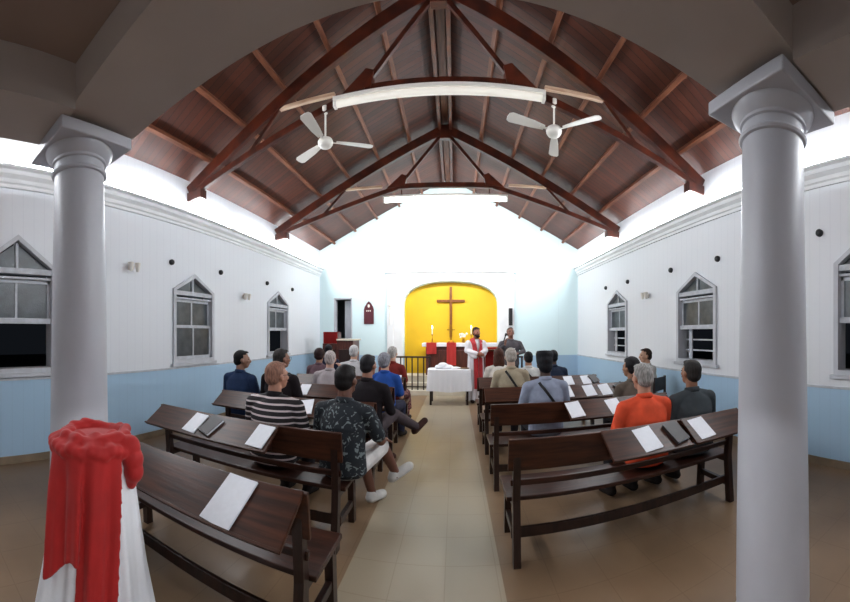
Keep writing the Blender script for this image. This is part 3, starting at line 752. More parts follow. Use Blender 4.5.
# red cloth thrown over the top, two hanging ends
bm = NB()
toC = V((-sx_, -sy_, 0)).normalized(); side = V((0, 0, 1)).cross(toC)    # side = to the viewer's left? (perpendicular)
if side.x > 0: side = -side                                           # points to the viewer's left
def rad(z):
    if z >= 1.02: return .172
    for (r0, z0), (r1, z1) in zip(prof, prof[1:]):
        if z1 <= z <= z0: return r0+(r1-r0)*((z0-z)/(z0-z1+1e-6))
    return prof[-1][0]
def red_lobe(a0, a1, zb0, zb1, ztop, seed):
    """hanging cloth wrapped on the cone between two angles from the viewer direction"""
    nx, nz_ = 26, 30; G = []; tb_ = NB()
    for j in range(nz_+1):
        row = []
        for i in range(nx+1):
            u = i/nx; a = a0+(a1-a0)*u
            zbot = zb0+(zb1-zb0)*u+.03*sin(u*5+seed)
            tt = j/nz_; z = ztop+(zbot-ztop)*tt
            r_ = max(rad(z)+.034, .205); a = .3+(a-.3)*(.205/r_)**1.15
            r = r_ + .016*sin(u*9+seed+tt*.6)*min(1, tt*3)+.008*sin(u*23+2*seed)*tt
            d = toC*cos(a)+side*sin(a); p = V((sx_, sy_, z))+d*r
            row.append((tb_.verts.new(p), tb_.verts.new(p-d*.02)))
        G.append(row)
    for j in range(nz_):
        for i in range(nx):
            for q in (0, 1): tb_.faces.new([G[j][i][q], G[j][i+1][q], G[j+1][i+1][q], G[j+1][i][q]])
    for j in range(nz_):
        for i in (0, nx): tb_.faces.new([G[j][i][0], G[j][i][1], G[j+1][i][1], G[j+1][i][0]])
    for i in range(nx):
        for j in (0, nz_): tb_.faces.new([G[j][i][0], G[j][i][1], G[j][i+1][1], G[j][i+1][0]])
    bmesh.ops.recalc_face_normals(tb_, faces=tb_.faces)
    merge(bm, tb_)
red_lobe(.24, 1.25, .60, .52, 1.075, .4)
red_lobe(-.62, .32, .30, .44, 1.075, 2.2)
# bunched cloth over the top, in one ragged ring of folds
for k in range(17):
    a = -1.0+2.5*k/16; d = toC*cos(a)+side*sin(a)
    p = V((sx_, sy_, 0))
    cap(bm, p+d*.19+V((0, 0, 1.05+.01*sin(k*2.1))), p+d*.11+V((0, 0, 1.085+.012*sin(k*1.3))), .03, .026)
for k in range(14):
    a = 2*pi*k/14; cap(bm, (sx_+.14*cos(a), sy_+.14*sin(a), 1.075+.01*sin(k*2.5)), (sx_+.15*cos(a+.7), sy_+.15*sin(a+.7), 1.085+.012*sin(k*1.5)), .026, .028)
ell(bm, (sx_, sy_, 1.065), (.16, .16, .02))
d = toC*cos(-.95)+side*sin(-.95)
for dz, rr_, ro in ((1.05, .05, .19), (1.0, .05, .205), (.95, .046, .21), (.92, .03, .20)): ell(bm, V((sx_, sy_, dz))+d*ro, (rr_, rr_, .055))
bm = remesh(bm, .0065, 4, .5)
tag(link('red_garment', bm, M['cloth_r'], smooth=True), 'bright red cloth thrown over the white draped stand', 'cloth')

# ------------------------------------------------------------------ people
SKIN = {}
def skin(rgb):
    if rgb not in SKIN: SKIN[rgb] = mat('skin_%d' % len(SKIN), rgb, .5, var=.05, vscale=12)
    return SKIN[rgb]
CL = {}
def cloth(rgb):
    if isinstance(rgb, str): return M[rgb]
    if rgb not in CL: CL[rgb] = mat('fabric_%d' % len(CL), rgb, .85, var=.12, vscale=9, bump=.15, bscale=25, spec=.2)
    return CL[rgb]
def hairmat(rgb):
    k = ('h',)+rgb
    if k not in CL: CL[k] = mat('hair_%d' % len(CL), rgb, .6, var=.3, vscale=30, stretch=(3, 3, .6), bump=.4, bscale=60, spec=.2)
    return CL[k]

def hand(bm, wrist, direction, palm_n, side, curl=.5):
    """palm, four fingers of different length and a thumb; side +1 puts the thumb on +lateral"""
    d = V(direction).normalized(); n = V(palm_n); n = (n-d*n.dot(d)).normalized(); lat = d.cross(n)*side
    hb_ = NB(); w = V(wrist)
    cap(hb_, w-d*.01, w+d*.075, .03, .038, .45, n, 12)
    cap(hb_, w+d*.02+lat*.012, w+d*.07+lat*.016, .024, .026, .6, n, 10); cap(hb_, w+d*.02-lat*.014, w+d*.068-lat*.018, .022, .022, .6, n, 10)
    for i, (off, ln) in enumerate(((.027, .066), (.009, .074), (-.009, .068), (-.026, .054))):
        p = w+d*.085+lat*off; a = 0; r = .0085 if i < 3 else .0075; dd = d+lat*off*1.5
        for sgm in (.45, .32, .23):
            a += curl*.75; v = (dd*cos(a)+n*sin(a)).normalized(); q = p+v*ln*sgm; cap(hb_, p, q, r, r*.93, seg=8, n=3); p = q; r *= .93
    p = w+d*.02+lat*.026
    for sgm, a in ((.038, .75), (.03, .5), (.024, .25)):
        v = (d*cos(a)+lat*sin(a)+n*.35).normalized(); q = p+v*sgm; cap(hb_, p, q, .0115, .0095, seg=8, n=3); p = q
    merge(bm, remesh(hb_, .0055, 2))

def person(x, y, rz, label, P):
    """built facing +y, feet/seat at given heights; P holds pose, clothes and hair"""
    g = P.get
    root = empty('person', (x, y, 0), label, 'person', rz=rz)
    sit = g('sit', True); s = g('s', 1.0)
    zs = .435 if sit else .0
    fem = g('fem', False); wd = g('w', 1.0)*(.9 if fem else 1)
    if sit:
        hipz = zs+.10; lean = g('lean', .02)
        hip = V((0, 0, hipz)); J = {}
        T = .50*s                         # hip to neck base
        neck = V((g('sway', 0), lean, hipz+T)); chest = hip.lerp(neck, .62)+V((0, -.015, 0)); waist = hip.lerp(neck, .28)+V((0, -.02, 0))
        kneez = .47
        for sd, k in ((-1, 'L'), (1, 'R')):
            J['hip'+k] = V((sd*.09, .02, hipz-.005)); J['kn'+k] = V((sd*g('spread', .13), .44, kneez+.03)); J['an'+k] = V((sd*.12, .46, .09)); J['toe'+k] = V((sd*.13, .62, .035))
    else:
        H = g('H', 1.72); hipz = .53*H; hip = V((0, 0, hipz)); lean = g('lean', 0)
        T = .29*H; neck = V((g('sway', 0), lean, hipz+T)); chest = hip.lerp(neck, .62); waist = hip.lerp(neck, .3)
        J = {}
        for sd, k in ((-1, 'L'), (1, 'R')):
            J['hip'+k] = V((sd*.09, 0, hipz-.01)); J['kn'+k] = V((sd*.1, .02, .28*H)); J['an'+k] = V((sd*.11, -.01, .085)); J['toe'+k] = V((sd*.13, .16, .035))
    shw = .185*wd
    for sd, k in ((-1, 'L'), (1, 'R')):
        J['sh'+k] = neck+V((sd*shw, -.005, -.078)); J['el'+k] = J['sh'+k]+V((sd*.06, .05, -.25)); 
        J['wr'+k] = V((sd*.11, .27, (zs+.19) if sit else hipz+.08))
    for k, v in g('J', {}).items(): J[k] = V(v)
    hyaw, hpit, hroll = g('yaw', 0), g('pitch', 0), g('roll', 0)
    HR = Matrix.Rotation(hyaw, 3, 'Z') @ Matrix.Rotation(-hpit, 3, 'X') @ Matrix.Rotation(hroll, 3, 'Y')
    hs = g('head', 1.0)
    hb0 = neck+V((0, .012, .06))
    hc = hb0+HR @ V((0, .02, .105*hs))
    def hp(a, b_, c_): return hc+HR @ (V((a, b_, c_))*hs)
    # ---- body
    bm = NB()
    def torso(bm, e, top=True):
        X = V((1, 0, 0)); Y = V((0, 1, 0)); bel = g('belly', 0)
        rg = [(hip+V((0, .01, -.095)), .06, .06), (hip+V((0, .01, -.075)), .14*wd+e, .10+e), (hip, .168*wd+e, .118+e+bel*.4), (waist, .152*wd+e, .108+e+bel), (hip.lerp(neck, .45)+V((0, -.01+bel*.4, 0)), .158*wd+e, .112+e+bel),
              (chest, .172*wd+e, .12+e), (hip.lerp(neck, .76), .176*wd+e, .112+e), (hip.lerp(neck, .86), .15*wd+e, .095+e), (hip.lerp(neck, .94), .09+e, .075+e), (neck, .062+e*.6, .062+e*.6), (neck+V((0, 0, .012)), .04, .04)]
        loft(bm, [(c, X*a, Y*b_) for c, a, b_ in rg], 24)
        for k, sd in (('L', -1), ('R', 1)): cap(bm, neck+V((sd*.045, -.005, -.022)), J['sh'+k], .034+e, .05+e)
        if fem:
            for sd in (-1, 1): ell(bm, chest+V((sd*.075, .08, .02)), (.07+e, .06+e, .065+e))
    torso(bm, 0)
    cap(bm, neck+V((0, 0, -.03)), hb0+V((0, .0, .05)), .06, .056)
    for k in 'LR':
        chain(bm, [J['sh'+k], J['sh'+k].lerp(J['el'+k], .45), J['el'+k], J['el'+k].lerp(J['wr'+k], .35), J['wr'+k]], [.052, .047, .038, .038, .026])
        chain(bm, [J['hip'+k], J['hip'+k].lerp(J['kn'+k], .5), J['kn'+k], J['kn'+k].lerp(J['an'+k], .3), J['an'+k]], [.09, .075, .055, .054, .038])
        cap(bm, J['an'+k]-V((0, .02, .03)), J['toe'+k], .036, .03, .8, (0, 0, 1))
    # head: skull, face, jaw, nose, ears
    E3 = HR
    ell(bm, hp(0, -.012, .03), V((.075, .095, .088))*hs, 20, E3); ell(bm, hp(0, .018, -.01), V((.066, .078, .09))*hs, 20, E3)
    ell(bm, hp(0, .045, -.075), V((.046, .046, .038))*hs, 16, E3); ell(bm, hp(0, .0, -.05), V((.058, .06, .05))*hs, 16, E3)
    cap(bm, hp(0, .093, .012), hp(0, .112, -.028), .009*hs, .0145*hs); ell(bm, hp(0, .095, -.034), V((.019, .016, .01))*hs, 10, E3)
    cap(bm, hp(-.03, .086, .025), hp(.03, .086, .025), .012*hs, .012*hs)
    for sd in (-1, 1):
        ell(bm, hp(sd*.078, -.002, -.008), V((.011, .021, .034))*hs, 12, E3)
        ell(bm, hp(sd*.04, .07, -.02), V((.02, .02, .018))*hs, 10, E3)
    ell(bm, hp(0, .09, -.057), V((.022, .012, .009))*hs, 10, E3)
    vox = g('vox', .011)
    body = remesh(bm, vox, 3, .5)
    for k, sd in (('L', -1), ('R', 1)):
        fa = (J['wr'+k]-J['el'+k]).normalized(); hd = V(g('hd'+k, fa)).normalized()
        hand(body, J['wr'+k]+hd*.012, hd, g('pn'+k, (0, 0, -1) if sit else (-sd*.7, .1, -.5)), 1 if k == 'L' else -1, g('curl'+k, .4))
    link('body', body, skin(g('skin', (176, 128, 100))), root, True)
    # ---- face bits
    if g('face', True):
        for sd in (-1, 1):
            bm = NB(); ell(bm, hp(sd*.031, .083, .006), V((.012, .009, .008))*hs, 10, E3); link('eye', bm, M['eye'], root, True)
        bm = NB(); ell(bm, hp(0, .1, -.058), V((.023, .006, .006))*hs, 10, E3); link('lips', bm, M['lip'], root, True)
    # ---- shirt
    lng = g('sleeve', 'short')
    if g('shirt') is not None and not g('robe'):
        bm = NB(); torso(bm, .014)
        for k, sd in (('L', -1), ('R', 1)):
            e1 = J['sh'+k].lerp(J['el'+k], .78)
            if lng == 'short': chain(bm, [J['sh'+k], J['sh'+k].lerp(J['el'+k], .4), e1], [.068, .064, .06])
            else: chain(bm, [J['sh'+k], J['sh'+k].lerp(J['el'+k], .45), J['el'+k], J['wr'+k].lerp(J['el'+k], .12)], [.068, .06, .052, .038])
        # loose hem round the hips
        X = V((1, 0, 0)); Y = V((0, 1, 0))
        loft(bm, [(hip+V((0, .01, -.075)), X*.16*wd, Y*.125), (hip+V((0, .0, -.04)), X*.188*wd, Y*.148), (waist, X*.178*wd, Y*(.135+g('belly', 0))), (chest, X*.178*wd, Y*.13)], 24)
        sh = link('shirt', remesh(bm, vox, 4, .5), cloth(g('shirt')), root, True)
        bm = NB(); cr_ = .066; ring = []
        for a, b_ in ((cr_+.004, -.015), (cr_+.01, .0), (cr_+.002, .032), (cr_-.006, .034), (cr_-.004, .0)):
            ring.append([bm.verts.new(neck+V((a*cos(2*pi*k/20), a*sin(2*pi*k/20)+.004, b_-.012*sin(2*pi*k/20)))) for k in range(20)])
        for i in range(len(ring)):
            A, B = ring[i], ring[(i+1) % len(ring)]
            for k in range(20): bm.faces.new([A[k], A[(k+1) % 20], B[(k+1) % 20], B[k]])
        link('collar', bm, cloth(g('collar', g('shirt'))), root, True)
    # ---- trousers / shoes
    if not g('robe'):
        bm = NB(); X = V((1, 0, 0)); Y = V((0, 1, 0))
        loft(bm, [(hip+V((0, .01, -.1)), X*.08, Y*.06), (hip+V((0, .01, -.08)), X*.15*wd, Y*.12), (hip, X*.18*wd, Y*.13), (waist-V((0, 0, .03)), X*.16*wd, Y*.118)], 24)
        for k in 'LR':
            a, b_, c_ = J['hip'+k], J['kn'+k], J['an'+k]
            if g('shorts'): chain(bm, [a, a.lerp(b_, .5), a.lerp(b_, .9)], [.1, .094, .086])
            else: chain(bm, [a, a.lerp(b_, .5), b_, b_.lerp(c_, .4), b_.lerp(c_, .93)], [.1, .088, .071, .066, .058])
        if g('skirt'):
            loft(bm, [(V((0, .0, hipz-.02)), X*.19, V((0, 0, .1))), (V((0, .25, .5)), X*.2, V((0, 0, .085))), (V((0, .48, .47)), X*.2, V((0, .03, .08))), (V((0, .5, .2)), X*.21, Y*.09)], 20)
        link('shorts' if g('shorts') else 'skirt' if g('skirt') else 'trousers', remesh(bm, vox, 3, .5), cloth(g('legs', (42, 40, 44))), root, True)
    for k in 'LR':
        bm = NB(); an, to = J['an'+k], J['toe'+k]; d = (to-an); d.normalize()
        upv = (V((0, 0, 1)) if abs(d.z) < .8 else V((0, -1, 0)))
        cap(bm, an-d*.03-upv*.03, to-upv*.0, .049, .046, .9, upv); cap(bm, an-d*.02, an-upv*.02, .046, .046); cap(bm, an-d*.045-upv*.05, to+d*.01-upv*.012, .03, .036, .5, upv)
        link('shoe', remesh(bm, .009, 3), cloth(g('shoes', (34, 28, 26))), root, True)
    # ---- hair
    st_, hcol = g('hair', 'short'), g('hcol', (34, 28, 26))
    if st_ != 'none':
        bm = NB()
        def cutback(bm, y0=.035, z0=.0, yb=-.02):
            """keep the cap above and behind the hairline"""
        if st_ in ('short', 'thick'):
            k_ = 1.0 if st_ == 'short' else 1.14
            ell(bm, hp(0, -.017, .035), V((.083*k_, .1*k_, .094*k_))*hs, 24, E3)
            ell(bm, hp(0, -.045, -.015), V((.074*k_, .07*k_, .07))*hs, 20, E3)
            ell(bm, hp(0, .045, .085), V((.055, .045, .03))*hs, 12, E3)
        elif st_ == 'bald':      # fringe round the back and sides
            for q in range(15):
                a = radians(195+150*q/14); a2 = radians(195+150*(q+1)/14)
                cap(bm, hp(.074*cos(a), .086*sin(a)-.004, -.012), hp(.074*cos(a2), .086*sin(a2)-.004, -.012), .02*hs, .02*hs, seg=8)
        elif st_ == 'long':
            ell(bm, hp(0, -.017, .035), V((.088, .104, .098))*hs, 24, E3)
            loft(bm, [(hp(0, -.03, .06), HR @ V((.08, 0, 0)), HR @ V((0, .08, 0))), (hp(0, -.045, -.03), HR @ V((.092, 0, 0)), HR @ V((0, .07, 0))), (hp(0, -.06, -.12), HR @ V((.1, 0, 0)), HR @ V((0, .055, 0))), (hp(0, -.065, -.2), HR @ V((.085, 0, 0)), HR @ V((0, .035, 0))), (hp(0, -.06, -.235), HR @ V((.05, 0, 0)), HR @ V((0, .02, 0)))], 20)
        elif st_ == 'wrap':      # tall dark cap
            ell(bm, hp(0, -.017, .04), V((.092, .108, .1))*hs, 24, E3); ell(bm, hp(0, -.05, -.02), V((.078, .07, .085))*hs, 20, E3)
            loft(bm, [(hp(0, -.01, .04), HR @ V((.092, 0, 0)), HR @ V((0, .1, 0))), (hp(0, -.015, .12), HR @ V((.098, 0, 0)), HR @ V((0, .105, 0))), (hp(0, -.015, .15), HR @ V((.085, 0, 0)), HR @ V((0, .09, 0))), (hp(0, -.015, .155), HR @ V((.03, 0, 0)), HR @ V((0, .03, 0)))], 20)
        hm = remesh(bm, .009, 3, .5)
        if st_ in ('short', 'thick', 'long'):
            # carve the face opening: drop what lies before the hairline
            inv = HR.inverted(); dl = []
            for v in hm.verts:
                q = inv @ (v.co-hc)/hs
                lim = .055 if q.z > .062 else (.018 if q.z > .0 else -.012)
                if q.y > lim+ (0.03 if q.z > .085 else 0): dl.append(v)
            bmesh.ops.delete(hm, geom=dl, context='VERTS')
        link('headwear' if st_ == 'wrap' else 'hair', hm, hairmat(hcol), root, True)
    if g('beard'):
        bm = NB(); ell(bm, hp(0, .06, -.085), V((.05, .05, .04))*hs, 16, E3); ell(bm, hp(0, .025, -.06), V((.066, .06, .042))*hs, 16, E3)
        cap(bm, hp(-.02, .1, -.044), hp(.02, .1, -.044), .008, .008); link('beard', remesh(bm, .007, 2), hairmat(hcol), root, True)
    if g('glasses'):
        bm = NB()
        for sd in (-1, 1):
            pts = [hp(sd*.034+.024*cos(t*pi/6), .105, .006+.018*sin(t*pi/6)) for t in range(13)]; tube(bm, pts, .002, 6)
            tube(bm, [hp(sd*.058, .103, .012), hp(sd*.08, .02, .01), hp(sd*.083, -.01, .0)], .002, 6)
        tube(bm, [hp(-.011, .108, .008), hp(.011, .108, .008)], .002, 6); link('glasses', bm, M['black'], root, True)
    if g('strap'):
        bm = NB(); c0 = neck+V((-.09*g('strap'), -.06, -.03)); pts = []
        for q in range(13):
            t = q/12; a = g('strap')*(-.5+1.45*t); z = .97-.75*t
            cc = hip.lerp(neck, max(.0, z)); pts.append(cc+V((.19*wd*sin(a), -.155*cos(a)-.012+.05*(t < .1), 0)))
        for i in range(len(pts)-1): bar(bm, pts[i], pts[i+1], .03, .006, up=V((0, -1, .01)), bev=.001)
        link('shoulder_strap', bm, M['black'], root)
    if g('robe'):
        robe(root, hip, neck, J, H, g)
    return root

M['eye'] = mat('eye_dark', (30, 22, 20), .2); M['lip'] = mat('lips', (140, 84, 76), .5)
def robe(root, hip, neck, J, H, g):
    bm = NB(); seg = 72
    rows = [(.05, .235, .185), (.12, .23, .18), (.35, .215, .165), (.6, .2, .15), (.85, .19, .14), (1.05, .185, .135), (1.25, .19, .13), (neck.z-.07, .185, .11), (neck.z-.03, .12, .085), (neck.z+.01, .07, .07)]
    R = []
    for z, a, b_ in rows:
        f = max(0, 1.2-z)/1.2
        R.append([bm.verts.new(((a+.016*f*sin(14*t+sin(3*t)))*cos(t), (b_+.016*f*sin(14*t+sin(3*t)))*sin(t), z)) for t in [2*pi*k/seg for k in range(seg)]])
    for i in range(len(R)-1):
        for k in range(seg): bm.faces.new([R[i][k], R[i][(k+1) % seg], R[i+1][(k+1) % seg], R[i+1][k]])
    bm.faces.new(R[0]); bm.faces.new(R[-1])
    for k in 'LR':
        chain(bm, [J['sh'+k], J['sh'+k].lerp(J['el'+k], .5), J['el'+k], J['wr'+k].lerp(J['el'+k], .15)], [.07, .062, .06, .058])
        el_, wr = J['el'+k], J['wr'+k]
        cap(bm, el_.lerp(wr, .3)-V((0, 0, .05)), el_.lerp(wr, .8)-V((0, 0, .07)), .05, .05)
    link('robe', remesh(bm, .011, 2), M['robe'], root, True)
    # stole: two bands round the neck meeting and hanging to the shins
    bm = NB()
    for sd in (-1, 1):
        pts = [V((sd*.02, -.085, neck.z+.035)), V((sd*.085, -.03, neck.z+.03)), V((sd*.1, .06, neck.z-.01)), V((sd*.085, .125, neck.z-.1)), V((sd*.07, .15, neck.z-.22)), V((sd*.058, .17, 1.08)), V((sd*.055, .175, .9)), V((sd*.055, .19, .6)), V((sd*.055, .205, .32))]
        prev = None
        for i, p in enumerate(pts):
            d = (pts[min(i+1, len(pts)-1)]-pts[max(0, i-1)]).normalized()
            out = V((p.x*1.2, p.y, 0 if i > 2 else .25)).normalized(); w_ = d.cross(out).normalized()*.052; o_ = out*.005
            ring = [bm.verts.new(p+w_+o_), bm.verts.new(p-w_+o_), bm.verts.new(p-w_-o_), bm.verts.new(p+w_-o_)]
            if prev:
                for q in range(4): bm.faces.new([prev[q], prev[(q+1) % 4], ring[(q+1) % 4], ring[q]])
            else: bm.faces.new(ring)
            prev = ring
        bm.faces.new(prev)
    link('stole', bm, M['stole'], root)
M['robe'] = mat('robe_cloth', (214, 210, 214), .85, bump=.1, bscale=30); M['stole'] = mat('stole_cloth', (168, 30, 36), .7)

DS, TS, LS, BS = (112, 74, 58), (158, 112, 86), (196, 152, 126), (72, 48, 38)
def seat_y(yb): return yb+.24
R_, L_ = RY, LY
if True:
    # right of the aisle
    person(1.545, seat_y(R_[0]), 0, 'person with white hair in an orange shirt, seated in the nearest right pew', dict(shirt=(226, 84, 52), hair='short', hcol=(176, 172, 168), skin=(190, 140, 116), s=.95, yaw=.15, lean=.03, w=1.08))
    person(2.06, seat_y(R_[0]), 0, 'person in a dark grey shirt with short dark hair, right of the orange-shirted one', dict(shirt=(72, 78, 82), hcol=(52, 48, 46), skin=TS, s=.97, yaw=.1, w=1.12, pitch=-.1))
    person(2.06, seat_y(R_[1]), 0, 'person with thick dark hair in a grey top, behind the orange-shirted man', dict(shirt=(110, 98, 88), hair='thick', hcol=(30, 26, 28), skin=TS, s=.88, fem=True, yaw=.5))
    person(3.08, 5.0, .5, 'person in a white shirt seated against the right wall, face in profile', dict(shirt=(206, 204, 196), hcol=(60, 44, 36), skin=LS, s=.97, yaw=.9))
    person(.98, seat_y(R_[1]), 0, 'person in a blue-grey shirt and tall dark cap with a shoulder strap', dict(shirt=(150, 158, 178), hair='wrap', hcol=(24, 24, 30), skin=BS, s=1.03, strap=1, w=1.05, pitch=.1))
    person(.77, seat_y(R_[2]), 0, 'person with a pale shaved head in a beige shirt beside the aisle', dict(shirt=(172, 158, 134), hair='short', hcol=(186, 176, 166), skin=(190, 160, 140), s=1.07, strap=1, pitch=.1))
    person(.73, seat_y(R_[3]), 0, 'person with long brown hair and white top, in the frontmost right pew', dict(shirt=(220, 212, 202), hair='long', hcol=(84, 48, 36), skin=LS, fem=True, s=.98))
    person(1.24, seat_y(R_[3]), 0, 'small dark-haired person in white with a black strap, in the front right pew', dict(shirt=(214, 212, 208), hcol=(30, 26, 28), skin=TS, s=.88, strap=1, head=.95))
    person(1.68, seat_y(R_[3]), 0, 'person in a dark navy shirt half hidden by the tall dark cap', dict(shirt=(36, 46, 66), hcol=(24, 24, 28), skin=BS, s=.9))
    # left of the aisle
    person(-2.63, seat_y(L_[2])+.02, 0, 'person in a navy polo shirt seated by the left wall, looking right', dict(shirt=(40, 58, 92), hcol=(20, 18, 20), skin=(150, 110, 90), s=1.03, yaw=-.95, vox=.01))
    person(-1.48, seat_y(L_[1]), 0, 'bald person in a black shirt with pale stripes', dict(shirt='striped', hair='short', hcol=(160, 116, 98), skin=(172, 122, 100), s=.98, yaw=-.5, glasses=True, w=1.15, vox=.01, collar=(30, 26, 30)))
    person(-2.03, seat_y(L_[2]), 0, 'person in a black shirt with greying dark hair, behind the bald striped man', dict(shirt=(30, 22, 26), hcol=(56, 50, 48), skin=(140, 96, 78), s=1.1, yaw=-.6, glasses=True))
    SWp = dict(J=dict(knR=(.26, .43, .52), anR=(.20, .66, .18), toeR=(.26, .80, .14)))
    person(-.86, seat_y(L_[1])-.0, -.12, 'person in a dark leaf-print shirt and white sneakers at the aisle end, legs crossed',
           dict(shirt='aloha', hcol=(26, 20, 20), skin=(104, 66, 52), s=.97, yaw=-.15, shorts=True, legs=(214, 210, 208), shoes=(206, 204, 200), lean=.03, w=1.05, vox=.009,
                J=dict(knL=(-.02, .42, .50), anL=(.06, .50, .1), toeL=(.10, .66, .045), knR=(.17, .44, .58), anR=(.26, .56, .30), toeR=(.36, .66, .33), elR=(.28, .10, .72), wrR=(.22, .33, .66))))
    person(-.97, seat_y(L_[2]), -.3, 'person in a black sweater at the aisle end, leg crossed with a boot pointing out',
           dict(shirt=(28, 22, 26), hcol=(34, 32, 36), skin=(150, 104, 84), sleeve='long', s=1.0, legs=(74, 64, 68), shoes=(62, 38, 32), w=1.15, yaw=-.1, lean=.04,
                J=dict(knL=(-.05, .44, .5), anL=(.0, .46, .09), toeL=(.02, .62, .035), knR=(.12, .45, .60), anR=(.26, .80, .38), toeR=(.31, .95, .43), wrR=(.1, .3, .7), wrL=(-.05, .3, .68), elR=(.27, .1, .72))))
    person(-.97, seat_y(L_[3]), -.1, 'grey-haired person in a bright blue top reading from a booklet', dict(shirt=(38, 80, 158), hair='thick', hcol=(150, 150, 158), skin=LS, fem=True, s=.95, yaw=-.15, pitch=-.25, legs=(38, 40, 60), J=dict(wrR=(.12, .33, .80), wrL=(-.04, .33, .80)), head=.95))
    person(-1.06, seat_y(L_[4]), -.15, 'white-haired person in a dark red top nearest the altar rail', dict(shirt=(124, 40, 34), hair='short', hcol=(188, 182, 176), skin=LS, fem=True, s=1.04, legs='redprint', skirt=True))
    person(-1.73, seat_y(L_[4]), 0, 'person with white hair in a white shirt below the arch-topped maroon board', dict(shirt=(206, 204, 206), hcol=(214, 212, 212), skin=LS, s=1.07, w=1.1))
    person(-1.78, seat_y(L_[3]), 0, 'balding white-haired person in a pale shirt before the pulpit', dict(shirt=(176, 166, 168), hair='short', hcol=(196, 184, 180), skin=(200, 156, 136), s=.97, yaw=.1, J=dict(elR=(.3, .08, .85), wrR=(.16, .14, 1.02))))
    person(-2.38, seat_y(L_[4]), 0, 'person with dark brown bobbed hair below the red pulpit cloth', dict(shirt=(110, 84, 92), hair='thick', hcol=(46, 24, 24), skin=TS, fem=True, s=.93))
    person(-2.66, 7.0, 0, 'person in dark navy seated at the far left near the pulpit', dict(shirt=(30, 36, 58), hcol=(26, 24, 30), skin=TS, s=1.0))
    # standing
    person(.475, 8.02, pi+.3, 'bearded person in a white robe with a long red stole standing by the table',
           dict(sit=False, H=1.73, robe=True, shirt=None, beard=True, hcol=(48, 28, 22), skin=(150, 92, 70), yaw=.25, shoes=(40, 26, 24),
                J=dict(elL=(-.23, .04, 1.17), elR=(.23, .04, 1.17), wrL=(-.06, .235, 1.12), wrR=(.05, .25, 1.1)), hdL=(1, .3, -.15), hdR=(-1, .3, -.1), pnL=(0, -1, 0), pnR=(0, -1, 0)))
    person(1.24, 7.75, pi+.1, 'person in a dark grey patterned shirt with glasses reading at the right, hand raised',
           dict(sit=False, H=1.72, shirt='greyprint', sleeve='long', legs=(52, 50, 54), hcol=(52, 44, 42), skin=(140, 96, 80), glasses=True, pitch=-.35, w=1.1,
                J=dict(elR=(.30, .04, 1.16), wrR=(.18, .22, 1.32), elL=(-.29, .06, 1.16), wrL=(-.08, .28, 1.12)), hdR=(-.1, .3, 1), pnR=(-.6, .6, 0), hdL=(.7, .6, .1), pnL=(0, 0, 1)) if False else
           dict(sit=False, H=1.72, shirt=(84, 80, 84), sleeve='long', legs=(52, 50, 54), hcol=(52, 44, 42), skin=(140, 96, 80), glasses=True, pitch=-.35, w=1.1,
                J=dict(elR=(.30, .04, 1.16), wrR=(.18, .22, 1.32), elL=(-.29, .06, 1.16), wrL=(-.08, .28, 1.12)), hdR=(-.1, .3, 1), pnR=(-.6, .6, 0), hdL=(.7, .6, .1), pnL=(0, 0, 1)))
# chair for the man by the wall, plus one near the pulpit
def chair(x, y, rz, label):
    t = empty('chair', (x, y, 0), label, 'chair', rz=rz); D = M['pew_dark']
    bm = NB(); box(bm, -.21, .21, -.2, .22, .40, .435, .008); link('seat', bm, D, t)
    for sx in (-.18, .18):
        bm = NB(); box(bm, sx-.018, sx+.018, .17, .205, 0, .4, .003); link('leg', bm, D, t)
        bm = NB(); box(bm, sx-.018, sx+.018, -.235, -.2, 0, .85, .003); link('leg', bm, D, t)
    bm = NB(); box(bm, -.17, .17, -.23, -.21, .62, .84, .006); link('backrest', bm, D, t)
chair(3.08, 5.0, .5, 'dark wooden chair under the white-shirted person at the right wall')
chair(-2.66, 7.0, 0, 'dark wooden chair under the navy-clad person near the pulpit')
# sheets being held
def sheet(x, y, z, rx, rz, label, w=.15, h=.21):
    t = NB(); mt = Matrix.Rotation(rz, 4, 'Z') @ Matrix.Rotation(rx, 4, 'X')
    box(t, -w/2, w/2, -h/2, h/2, -.003, .003, 0, mt); o = link('service_booklet', t, M['paper']); o.location = (x, y, z)
    tag(o, label, 'booklet')
sheet(-.88, seat_y(L_[3])+.40, .86, .7, -.1, 'open white booklet held by the grey-haired person in blue')
sheet(1.2, 7.42, 1.18, -.7, 0, 'white sheet held by the reader in dark grey')
bm = NB(); lathe(bm, [(.012, 0), (.014, .13), (.024, .15), (.026, .18), (.012, .2)], seg=14); o = link('microphone', bm, M['black'], smooth=True, angle=40); o.location = (1.04, 7.48, 1.38); o.rotation_euler = (-.1, .35, 0)
tag(o, 'dark hand microphone held up by the reader', 'microphone')

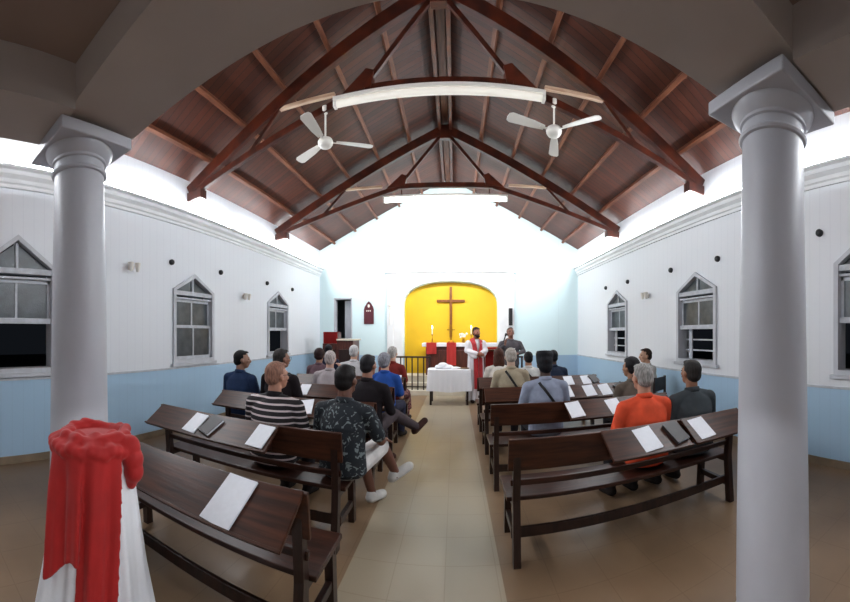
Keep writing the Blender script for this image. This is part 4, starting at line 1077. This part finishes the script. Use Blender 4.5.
# ------------------------------------------------------------------ light
def area(name, loc, rot, sx, sy, power, col=(1, 1, 1)):
    l = bpy.data.lights.new(name, 'AREA'); l.shape = 'RECTANGLE'; l.size = sx; l.size_y = sy; l.energy = power; l.color = col
    o = bpy.data.objects.new(name, l); COL.objects.link(o); o.location = loc; o.rotation_euler = rot; return o
CW = (.92, .96, 1.0); PW = 11.5
# tube lamps fixed end to end on the walls just above the cornices
def cove(side, y, label, w):
    s = 1 if side == 'left' else -1; x = (XL if side == 'left' else XR)
    t = empty('tube_lamp', (x, y, 3.552), label, 'lamp', 'tube lamps above the %s cornice' % side)
    bm = NB(); box(bm, *sorted((0, s*.04)), -.66, .66, -.03, .03, .004); link('housing', bm, M['enamel'], t)
    bm = NB(); lathe(bm, [(.014, -.62), (.017, -.615), (.017, .615), (.014, .62)], seg=12, mtx=Matrix.Translation((s*.07, 0, 0)) @ Matrix.Rotation(pi/2, 4, 'X')); link('tube', bm, M['tube_w'], t, True, 40)
    o = area('wall_tube_light', (x+s*.10, y, 3.64), (0, s*radians(-72), 0), .05, 1.2, w, CW); o.data.spread = radians(150)
    o = area('wall_wash_light', (x+s*.18, y, 3.57), (0, s*radians(105), 0), .04, 1.2, w*.3, CW); o.data.spread = radians(110)
M['tube_w'] = mat('lit_tube_wall', (255, 255, 250), .4, emit=(245, 250, 255), estr=18)
ys = [-2.3, -.9, .5, 1.9, 3.3, 4.7, 6.1, 7.5, 8.9]
nm = ['ninth', 'eighth', 'seventh', 'sixth', 'fifth', 'fourth', 'third', 'second', 'first']
for y, w in zip(ys, nm):
    cove('left', y, 'lit tube lamp above the left cornice, %s from the front wall' % w, PW)
    cove('right', y, 'lit tube lamp above the right cornice, %s from the front wall' % w, PW)
area('truss_lamp_light', (XC, 7.15, 4.28), (radians(78), 0, 0), 2.4, .08, 115, (1, 1, .98))
wd_ = bpy.data.worlds.new('world'); SC.world = wd_; wd_.use_nodes = True
wd_.node_tree.nodes['Background'].inputs[0].default_value = (.0025, .003, .004, 1); wd_.node_tree.nodes['Background'].inputs[1].default_value = 1
SC.view_settings.view_transform = 'Standard'; SC.view_settings.look = 'None'; SC.view_settings.exposure = 1.0; SC.view_settings.gamma = 1
SC.view_settings.use_curve_mapping = False
SC.cycles.use_denoising = True
SC.cycles.max_bounces = 8
